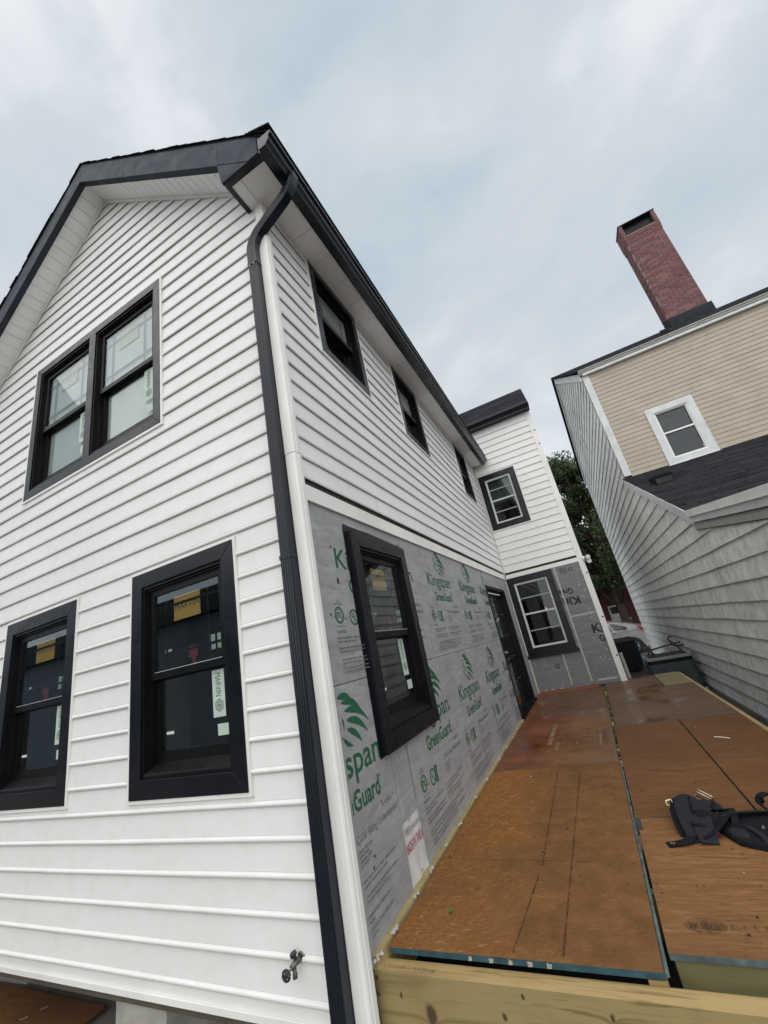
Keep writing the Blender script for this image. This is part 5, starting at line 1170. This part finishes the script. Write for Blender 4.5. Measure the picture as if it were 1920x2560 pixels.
m = MB().prism([Vector((0, YN+a, nz(0)*0+.543*YN+S-.03+b)) for a, b in ((0, 0), (-.08, 0), (-.10, .03), (-.12, .05), (-.125, .09), (-.145, .10), (-.145, .125), (-.135, .125), (0, .12))], (BX0-.10, 0, 0), (BX1, 0, 0)); m.build('gutter', 'pale', nb)
MB().box((BX0-.02, YN-.10, bz1-.01), (BX1, YN+.0, bz1+.055)).build('frieze', 'grey_trim', nb)
# main roof
ridge = (PKY, zP+.14); ev = (YN-.11, 7.775)
rf2 = MB().prism([Vector((0, a, b)) for a, b in (ev, ridge, (BE+.2, zB+.06), (BE+.2, zB), (PKY, zP+.02), (YN-.11, 7.735))], (KX-.14, 0, 0), (BX1+1, 0, 0)).build('main_roof', 'shingle_dark', nb)
def rakeb(a, b, x0, x1, d0, d1, mat='grey_trim', name='rake_board'):
    m = MB(); m.hexa([(x0, a[0], a[1]+d0), (x1, a[0], a[1]+d0), (x1, b[0], b[1]+d0), (x0, b[0], b[1]+d0), (x0, a[0], a[1]+d1), (x1, a[0], a[1]+d1), (x1, b[0], b[1]+d1), (x0, b[0], b[1]+d1)]); return m.build(name, mat, nb)
rakeb((YN-.04, zE), (PKY, zP), KX-.06, KX-.03, -.20, .02); rakeb((PKY, zP), (BE+.1, zB), KX-.06, KX-.03, -.20, .02)
# lean-to roof : rake + strips of shingles
ly0, lz0 = LT0[0], LT0[1]+.02; ly1, lz1 = LT1[0]-.02, LT1[1]+.02
def lz(y): return lz1+(lz0-lz1)*(y-ly1)/(ly0-ly1)
lr = MB().prism([Vector((0, a, b)) for a, b in ((ly1, lz(ly1)), (ly0+.05, lz(ly0+.05)), (ly0+.05, lz(ly0+.05)-.05), (ly1, lz(ly1)-.05))], (KX-.05, 0, 0), (BX1, 0, 0)).build('lean_to_roof', 'shingle_dark', nb)
Ls = math.hypot(ly0-ly1, lz0-lz1); nr = int(Ls/.132); kinds = 0
rest = MB()
for r in range(nr+1):
    ya = ly1+(ly0-ly1)*r/nr-.01; yb = ya+(ly0-ly1)/nr*1.08
    xx = KX-.065+(random.random()*.02); first = True
    off = random.random()*.9
    while xx < BX1-.5:
        xb = xx+(1.0-off if first else 1.0); first = False; xb = min(xb, BX1-.4)
        m = MB(); n3 = 3; tabs = np.linspace(xx, xb, n3+1)
        for c, d in zip(tabs, tabs[1:]):
            dy = random.uniform(-.006, .006); th = random.uniform(.012, .024); g_ = .004
            v = [(c+g_, ya+dy, lz(ya+dy)+.002), (d-g_, ya+dy, lz(ya+dy)+.002), (d-g_, yb, lz(yb)+.0015), (c+g_, yb, lz(yb)+.0015)]
            m.hexa(v+[(a, b, e_+(th if k < 2 else .003)) for k, (a, b, e_) in enumerate(v)])
        if kinds < 290: m.build('shingle_strip', 'shingle', lr); kinds += 1
        else: rest.v, n_ = rest.v, 0; rest.add(m.v, m.f)
        xx = xb
if rest.f: rest.build('shingle_strips', 'shingle', lr, kind='stuff')
rakeb((LT1[0]-.05, LT1[1]-.02), (LT0[0]+.02, LT0[1]), KX-.065, KX-.028, -.15, .02)
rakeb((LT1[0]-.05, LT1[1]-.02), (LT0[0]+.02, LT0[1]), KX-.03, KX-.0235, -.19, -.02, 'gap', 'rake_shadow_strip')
# low roof towards the camera, three stepped rake boards
a0, b0 = (7.05, 0.0), (3.1, -(7.05-3.1)*.143)
for k, (d0, d1, x_, mt) in enumerate(((nz(.585), nz(.637), KX-.068, 'white_trim'), (nz(.527), nz(.583), KX-.052, 'grey_trim'), (nz(.465), nz(.525), KX-.038, 'pale'))):
    rakeb(a0, b0, x_, KX+.02, d0, d1-.002, mt, 'low_rake_board')
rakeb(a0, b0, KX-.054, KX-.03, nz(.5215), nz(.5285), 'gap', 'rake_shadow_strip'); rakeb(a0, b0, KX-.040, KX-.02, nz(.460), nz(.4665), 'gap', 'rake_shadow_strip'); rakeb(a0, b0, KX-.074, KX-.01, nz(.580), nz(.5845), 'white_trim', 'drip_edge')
rakeb(a0, b0, KX+.021, BX1, nz(.50), nz(.632), 'shingle_dark', 'low_roof')
# vent hood on lean-to roof
vy = 9.10; vx0, vx1 = 1.955, 2.275
m = MB(); v = [(vx0, vy, lz(vy)+.0), (vx1, vy, lz(vy)+.0), (vx1, vy+.40, lz(vy+.4)), (vx0, vy+.40, lz(vy+.4))]
m.hexa(v+[(vx0, vy-.02, lz(vy)+.19), (vx1, vy-.02, lz(vy)+.19), (vx1, vy+.40, lz(vy+.4)+.09), (vx0, vy+.40, lz(vy+.4)+.09)]); vo = bevel(m.build('roof_vent', 'vent', nb, label='black roof vent hood'), .006, 2)
MB().box((vx0+.02, vy-.030, lz(vy)+.015), (vx1-.02, vy-.021, lz(vy)+.12)).build('vent_mouth', 'gap', vo)
# damaged strip of trim on grey wall
rakeb((8.35*KX, nz(3.95)), (7.95*KX, nz(3.22)), KX-.05, KX-.022, -.06, .05, 'pale', 'loose_batten'); rakeb((8.36*KX, nz(3.28)), (8.33*KX, nz(3.0)), KX-.05, KX-.022, -.06, .05, 'beige', 'loose_batten')
# ---- chimney
CY = 10.95; cx0, cx1 = .3745*CY, .4520*CY; cz0, cz1 = .575*CY+S, .862*CY+S; cyb = CY+.47
ch = MB().box((cx0+.0045, CY+.0045, cz0-.5), (cx1-.0045, cyb-.0045, cz1+.02)).build('chimney', 'mortar', nb, label='tall red brick chimney with corbelled open top')
BH, BL, JT = .0572, .200, .0095
z = cz0; row = 0; bc = 0; backs = MB(); bm_cache = {}
def brick(x0, x1, y0, y1, z0, z1, main=True):
    global bc
    key = (round(x1-x0, 3), round(y1-y0, 3), round(z1-z0, 3)); j = random.uniform(-.003, .003)
    if key not in bm_cache: bm_cache[key] = MB().box((0, 0, 0), (x1-x0, y1-y0, z1-z0)).mesh('brick', 'brick')
    if main and bc < 285: link('brick', bm_cache[key], ch, Matrix.Translation((x0+j*.4, y0+j, z0+random.uniform(-.001, .001)))); bc += 1
    else: backs.box((x0, y0, z0), (x1, y1, z1))
D = .1
while z < cz1-.03:
    nA = 4; ex = 0
    if z > cz1-.30: ex = .010 if z < cz1-.20 else .018
    xa, xb_ = cx0-ex, cx1+ex; off = (row % 2)*BL/2
    edges = [xa]+[xa+off+k*((xb_-xa)/4.2) for k in range(0 if off else 1, 6) if xa+.03 < xa+off+k*((xb_-xa)/4.2) < xb_-.05]+[xb_]
    for a, b in zip(edges, edges[1:]): brick(a+JT/2, b-JT/2, CY-ex, CY-ex+D, z+JT/2, z+BH+JT/2)
    ya, yb = CY-ex+D, cyb+ex; ed = [ya]+([ya+.1] if row % 2 else [])+[ya+.2+(.1 if row % 2 else 0)]+[yb]
    for a, b in zip(ed, ed[1:]): brick(xa, xa+D, a+JT/2, b-JT/2, z+JT/2, z+BH+JT/2, True); brick(xb_-D, xb_, a+JT/2, b-JT/2, z+JT/2, z+BH+JT/2, False)
    for a, b in zip(edges, edges[1:]): brick(a+JT/2, b-JT/2, cyb+ex-D, cyb+ex-.001, z+JT/2, z+BH+JT/2, False)
    z += BH+JT; row += 1
zt = z
# open top: four brick piers carrying a cap slab
for k in range(6):
    zz = zt+k*(BH+JT); e2 = .016
    for xa in (cx0-e2, cx1+e2-.085):
        for ya in (CY-e2, cyb+e2-.16): brick(xa, xa+.085, ya, ya+.16, zz+JT/2, zz+BH+JT/2)
    brick(cx0-e2, cx0-e2+.085, CY+.18, cyb-.18, zz+JT/2, zz+BH+JT/2)
zc = zt+6*(BH+JT)
MB().box((cx0-.012, CY-.012, zt-.005), (cx0+.055, CY+.13, zc)).box((cx1-.055, CY-.012, zt-.005), (cx1+.012, CY+.13, zc)).build('pier_mortar', 'mortar', ch)
MB().box((cx0+.06, CY+.10, zt), (cx1-.06, CY+.16, zc)).build('opening_shade_panel', 'black_frame', ch)  # black panel painted in for the darkness inside the open top
MB().box((cx0-.028, CY-.028, zc), (cx1+.028, cyb+.028, zc+.025)).build('cap_slab', 'lead', ch)
if backs.f: backs.build('rear_bricks', 'brick', ch, kind='stuff')
fz0 = .535*CY+S
MB().prism([Vector((0, CY-.03, fz0)), Vector((0, CY-.03, .593*CY+S)), Vector((0, CY+.35, .593*CY+S+.18)), Vector((0, CY+.35, fz0))], (cx0-.03, 0, 0), (cx1+.06, 0, 0)).build('flashing', 'lead', ch)
MB().prism([Vector((0, CY-.06, fz0)), Vector((0, CY-.06, .566*CY+S)), Vector((0, CY+.5, .575*CY+S+.28)), Vector((0, CY+.5, fz0))], (cx0-.12, 0, 0), (cx1+.16, 0, 0)).build('flashing', 'lead', ch)

# ================================================================== BACK YARD
# air conditioner
AY = 5.75*S; k_ = 5.75/5.3; ax0, ax1 = .385*k_*S, .808*k_*S; az1 = -.565*k_*S+S; ad = .80
ac = thing('air_conditioner', ((ax0+ax1)/2, AY+ad/2, .0), 'dark grey air conditioner condenser beside the grey clapboard wall', 'air conditioner')
def rrect(x0, x1, y0, y1, r, n=5):
    o = []
    for cx, cy, a0 in ((x1-r, y0+r, -90), (x1-r, y1-r, 0), (x0+r, y1-r, 90), (x0+r, y0+r, 180)):
        o += [(cx+r*math.cos(math.radians(a0+90*i/n)), cy+r*math.sin(math.radians(a0+90*i/n))) for i in range(n+1)]
    return o
def slab(pl__, z0, z1, mat, name, par): return MB().prism([Vector((a, b, 0)) for a, b in pl__], (0, 0, z0), (0, 0, z1)).build(name, mat, par)
slab(rrect(ax0-.08, ax1+.02, AY-.08, AY+ad+.1, .02), 0, .05, 'concrete', 'pad', ac)
slab(rrect(ax0+.012, ax1-.012, AY+.012, AY+ad-.012, .07), .05, az1-.05, 'black_frame', 'coil', ac)
nl = 14
for k in range(nl):
    z0 = .07+k*(az1-.13-.07)/nl; slab(rrect(ax0, ax1, AY, AY+ad, .08), z0, z0+(az1-.20)/nl*.86, 'ac', 'louvre', ac)
slab(rrect(ax0-.01, ax1+.01, AY-.01, AY+ad+.01, .09), az1-.055, az1, 'ac_rim', 'top_rim', ac); slab(rrect(ax0+.07, ax1-.07, AY+.07, AY+ad-.07, .06), az1+.0005, az1+.012, 'rust', 'top_grille', ac)
fr = thing('rusty_stand', ((ax0+ax1)/2, AY+.3, az1), 'rusty bent pipe stand lying on top of the air conditioner', 'stand')
zt_ = az1+.012
MB().tube([(ax0+.10, AY+.10, zt_), (ax0+.11, AY+.12, zt_+.10), (ax0+.13, AY+.16, zt_+.20), (ax0+.10, AY+.2, zt_+.28)], .02, 8).build('leg', 'rust', fr); MB().tube([(ax0+.12, AY+.13, zt_+.14), (ax0+.35, AY+.15, zt_+.17), (ax0+.62, AY+.16, zt_+.20), (ax1-.10, AY+.18, zt_+.22)], .017, 8).build('cross_bar', 'rust', fr)
MB().tube([(ax1-.13, AY+.10, zt_), (ax1-.18, AY+.16, zt_+.13), (ax1-.26, AY+.20, zt_+.24), (ax1-.30, AY+.20, zt_+.32), (ax1-.26, AY+.20, zt_+.36), (ax1-.22, AY+.20, zt_+.34)], .022, 8).build('hook', 'rust', fr); MB().tube([(ax0+.62, AY+.14, zt_+.185), (ax1-.2, AY+.16, zt_+.155), (ax1-.06, AY+.17, zt_+.15)], .02, 8).build('cross_bar', 'rust', fr); MB().tube([(ax0+.20, AY+.3, zt_), (ax0+.18, AY+.22, zt_+.12)], .016, 8).build('leg', 'rust', fr)
# bins
def wheelie(x, y, w_, d_, h, mat, label, rot=0):
    t = thing('wheelie_bin', (x, y, 0), label, 'bin', 'bins beside the driveway'); mw = Matrix.Translation((x, y, 0)) @ Matrix.Rotation(rot, 4, 'Z')
    m = MB(); a, b = w_/2*.82, d_/2*.8; A, B = w_/2, d_/2
    m.hexa([(-a, -b, .06), (a, -b, .06), (a, b, .06), (-a, b, .06), (-A, -B, h*.92), (A, -B, h*.92), (A, B, h*.92), (-A, B, h*.92)]); bevel(m.build('body', mat, t, mw), .02, 2)
    m = MB(); A, B = A+.025, B+.03; m.hexa([(-A, -B, h*.92), (A, -B, h*.92), (A, B, h*.92), (-A, B, h*.92), (-A*.93, -B*.9, h), (A*.93, -B*.9, h), (A*.93, B*.95, h*1.02), (-A*.93, B*.95, h*1.02)]); bevel(m.build('lid', mat, t, mw), .015, 2)
    MB().tube([(-A*.8, B+.03, h*.95), (A*.8, B+.03, h*.95)], .015, 8).build('handle', mat, t, mw)
    for s_ in (-1, 1): MB().tube([(s_*w_*.36, d_*.38, .10), (s_*w_*.44, d_*.38, .10)], .10, 16).build('wheel', 'tyre', t, mw)
    return t
wheelie(.33*S, 8.0*S, .66, .70, .98, 'bin_dark', 'tall dark navy bin nearest the wing corner post', .1)
wheelie(.478*S, 8.4*S, .34, .45, .78, 'bin_blue', 'narrow bright blue bin right of the dark one', 0)
bd = MB().hexa([(.150*S, 4.86*S, .5), (.178*S, 4.86*S, .5), (.178*S, 4.87*S, .5), (.150*S, 4.87*S, .5), (.148*S, 4.775*S, 1.12), (.172*S, 4.775*S, 1.12), (.172*S, 4.785*S, 1.12), (.148*S, 4.785*S, 1.12)]).build('leaning_board', 'tape', None, label='short grey board leaning behind the wing corner post', category='board')
# car: silver hatchback seen from its side, tail to the right
carx, cary = 1.27, 20.3                                   # rear wheel contact
car = thing('parked_car', (carx-1.35, cary+.8, 0), 'silver hatchback parked past the wing, its tail lamp at the grey house', 'car')
def cx_(x): return carx+x
side = [(.72, .36), (.78, .55), (.74, .82), (.68, .98), (.62, 1.06), (.25, 1.20), (-.35, 1.40), (-1.0, 1.48), (-1.6, 1.47), (-2.1, 1.30), (-2.65, .98), (-3.3, .86), (-3.62, .70), (-3.68, .42), (-3.6, .28), (-3.0, .22), (.5, .24)]
m = MB(); n = len(side)
rows_ = [(0.0, 0), (.03, .0), (.85, 0), (1.67, 0), (1.70, 0)]
base = len(m.v)
for yy_, k in ((0.06, .985), (0.0, 1.0), (1.72, 1.0), (1.66, .985)):
    for a, b in side:
        tum = max(0, (b-.9))*.32
        yv = yy_+tum if yy_ < .5 else yy_-tum
        m.v.append((cx_(-1.45+(a+1.45)*k), cary+yv, .7+(b-.7)*k))
for r in range(3):
    for i in range(n): m.f.append((r*n+i, r*n+(i+1) % n, (r+1)*n+(i+1) % n, (r+1)*n+i)); m.mi.append(0)
m.f.append(tuple(range(n))); m.f.append(tuple(range(3*n, 4*n))); m.mi += [0, 0]
bevel(m.build('body', 'carpaint', car, smooth=False), .03, 2)
def cpan(pts, mat, name, off=.012):
    v = [(cx_(a), cary+max(0, b-.9)*.32-off+.02, b) for a, b in pts]; return MB().prism([Vector(p) for p in v], (0, 0, 0), (0, .03, 0)).build(name, mat, car)
cpan([(-.02, 1.02), (-.08, 1.12), (-.45, 1.30), (-.62, 1.32), (-.50, 1.06)], 'carglass', 'quarter_glass'); cpan([(-.60, 1.03), (-.72, 1.34), (-1.3, 1.40), (-1.42, 1.02)], 'carglass', 'rear_window'); cpan([(-1.50, 1.01), (-1.40, 1.40), (-1.9, 1.33), (-2.35, 1.02)], 'carglass', 'front_window')
cpan([(.38, 1.07), (.60, 1.035), (.735, .80), (.66, .77), (.42, .94)], 'taillight', 'tail_lamp', .03); cpan([(.50, 1.045), (.60, 1.02), (.66, .90), (.54, .95)], 'lens', 'reversing_lens', .036); cpan([(-1.0, .86), (-.75, .87), (-.75, .91), (-1.0, .90)], 'carglass', 'door_handle', .02)
for wx in (0, -2.70):
    wc_ = Vector((cx_(wx), cary, .31))
    wh = MB().tube([wc_+Vector((0, -.02, 0)), wc_+Vector((0, .01, 0)), wc_+Vector((0, .2, 0))], [.29, .31, .31], 24).build('wheel', 'tyre', car)
    arch = [(cx_(wx)+.37*math.cos(t), cary-.003, .31+.37*math.sin(t)) for t in np.linspace(-.25, math.pi+.25, 18)]
    MB().prism([Vector(p) for p in arch], (0, 0, 0), (0, .02, 0)).build('wheel_arch', 'tyre', car)
    MB().tube([wc_+Vector((0, -.024, 0)), wc_+Vector((0, -.021, 0))], .20, 20).build('rim', 'rimmetal', wh)
    sp_ = MB()
    for i in range(5):
        t = 2*math.pi*(i+.5)/5; d = Vector((math.cos(t), 0, math.sin(t))); e2 = Vector((-math.sin(t), 0, math.cos(t)))
        sp_.prism([wc_+d*.06+e2*.012, wc_+d*.175+e2*.05, wc_+d*.175-e2*.05, wc_+d*.06-e2*.012], (0, -.029, 0), (0, -.0245, 0))
    sp_.build('rim_opening', 'tyre', wh)
# dark red house behind
rh = thing('red_house', (2, 27.6, 0), 'dark red house far behind the silver car under the trees', 'house')
RY = 14*S
MB().box((-3, RY, 0), (9, RY+6, 3.4)).build('wall_core', 'redwall', rh)
for k in range(22): MB().box((-3, RY-.012, .05+k*.15), (9, RY-.001, .05+k*.15+.143)).build('clapboard', 'redwall', rh)
mw = place(MX_GABLE, Vector((.56*S, RY-.012, S-.30*S))); W, H_ = .44*S, .40*S
m = MB(); ring(m, 0, 0, W, H_, .09, 0, .05); wo = m.build('window', 'pale', rh, mw); MB().box((.09, .09, .004), (W-.09, H_-.09, .010)).build('pane', 'carglass', wo, mw); MB().box((-.1, -.14, 0), (W+.1, -.01, .07)).build('sill', 'pale', wo, mw); MB().box((.10, .1, .011), (W-.1, .3, .016)).build('curtain', 'tape', wo, mw)
MB().prism([Vector((0, RY-.5, 3.3)), Vector((0, RY+3, 5.4)), Vector((0, RY+6.5, 3.3))], (-3.3, 0, 0), (9.3, 0, 0)).build('roof', 'shingle_dark', rh)
# trees
def tree(x, y, h, r, seed, label, nleaf=9000, low=.18, lean=0, leaf=.125):
    t = thing('tree', (x, y, 0), label, 'tree', 'trees beyond the driveway'); rg_ = np.random.default_rng(seed); rr = random.Random(seed)
    tk = MB(); top = Vector((x+lean, y, h*.72)); tk.tube([(x, y, -.1), (x+lean*.2, y, h*.2), (x+lean*.6, y+.1, h*.45), tuple(top)], [.26, .20, .14, .05], 10)
    cl = []
    for i in range(60):
        u = rr.random(); z_ = h*(low+(1-low)*u); rad = r*math.sin(math.pi*min(.97, .12+.85*u))**.7; a = rr.random()*6.283; q = rad*math.sqrt(rr.random())*1.0
        c = Vector((x+lean*u+q*math.cos(a), y+q*math.sin(a), z_)); cl.append((c, r*rr.uniform(.16, .36)))
        s_ = Vector((x+lean*.5, y, max(h*.18, z_-h*.22))); mid = (s_+c)/2+Vector((0, 0, -.2)); tk.tube([s_, mid, c], [.07, .045, .012], 6)
    tk.build('trunk', 'bark', t, smooth=True)
    n = nleaf; idx = rg_.integers(0, len(cl), n); cen = np.array([cl[i][0][:] for i in idx]); rad = np.array([cl[i][1] for i in idx])
    d = rg_.normal(size=(n, 3)); d /= np.linalg.norm(d, axis=1)[:, None]; pos = cen+d*(rad*rg_.random(n)**.45)[:, None]*np.array([1.1, 1.1, .8])
    ax = rg_.normal(size=(n, 3)); ax /= np.linalg.norm(ax, axis=1)[:, None]; bx = np.cross(ax, rg_.normal(size=(n, 3))); bx /= np.linalg.norm(bx, axis=1)[:, None]
    s1 = (leaf*rg_.uniform(.6, 1.3, n))[:, None]; V_ = np.empty((n, 4, 3)); V_[:, 0] = pos-ax*s1*.6; V_[:, 1] = pos+bx*s1*.32; V_[:, 2] = pos+ax*s1*.6; V_[:, 3] = pos-bx*s1*.32
    me = bpy.data.meshes.new('crown'); me.vertices.add(n*4); me.vertices.foreach_set('co', V_.reshape(-1)); me.loops.add(n*4); me.loops.foreach_set('vertex_index', np.arange(n*4, dtype=np.int32))
    me.polygons.add(n); me.polygons.foreach_set('loop_start', np.arange(0, n*4, 4, dtype=np.int32)); me.polygons.foreach_set('loop_total', np.full(n, 4, dtype=np.int32)); me.update(); me.validate(); me.materials.append(M['leaf'])
    link('crown', me, t); return t
tree(1.6, 24.6, 10.6, 2.9, 3, 'leafy green tree standing between the wing and the grey house', 52000, .30)
tree(-1.6, 25.6, 10.0, 2.9, 5, 'leafy tree mostly hidden behind the wing', 22000, .2)
tree(4.6, 27.5, 10.5, 3.2, 9, 'leafy tree mostly hidden behind the grey house', 22000, .3)
tree(1.2, 31.0, 9.5, 3.6, 12, 'shaded tree behind the front leafy tree', 26000, .06, leaf=.19)

# house on the near side of the yard: in the photograph only as a reflection in the lower panes
bh = thing('reflected_house', (-13, -9, 0), 'dark house behind the camera, seen only as a reflection in the lower black windows', 'house')
MB().box((-44, -14, 0), (-5.5, -8.2, 4.9)).build('wall_core', 'reflect_wall', bh)
for k in range(24): MB().box((-44, -8.19, .3+k*.19), (-5.5, -8.175, .3+k*.19+.18)).build('clapboard', 'reflect_wall', bh)
MB().prism([Vector((0, -7.8, 4.85)), Vector((0, -11, 6.9)), Vector((0, -14.3, 4.85))], (-44.3, 0, 0), (-5.2, 0, 0)).build('roof', 'shingle_dark', bh)
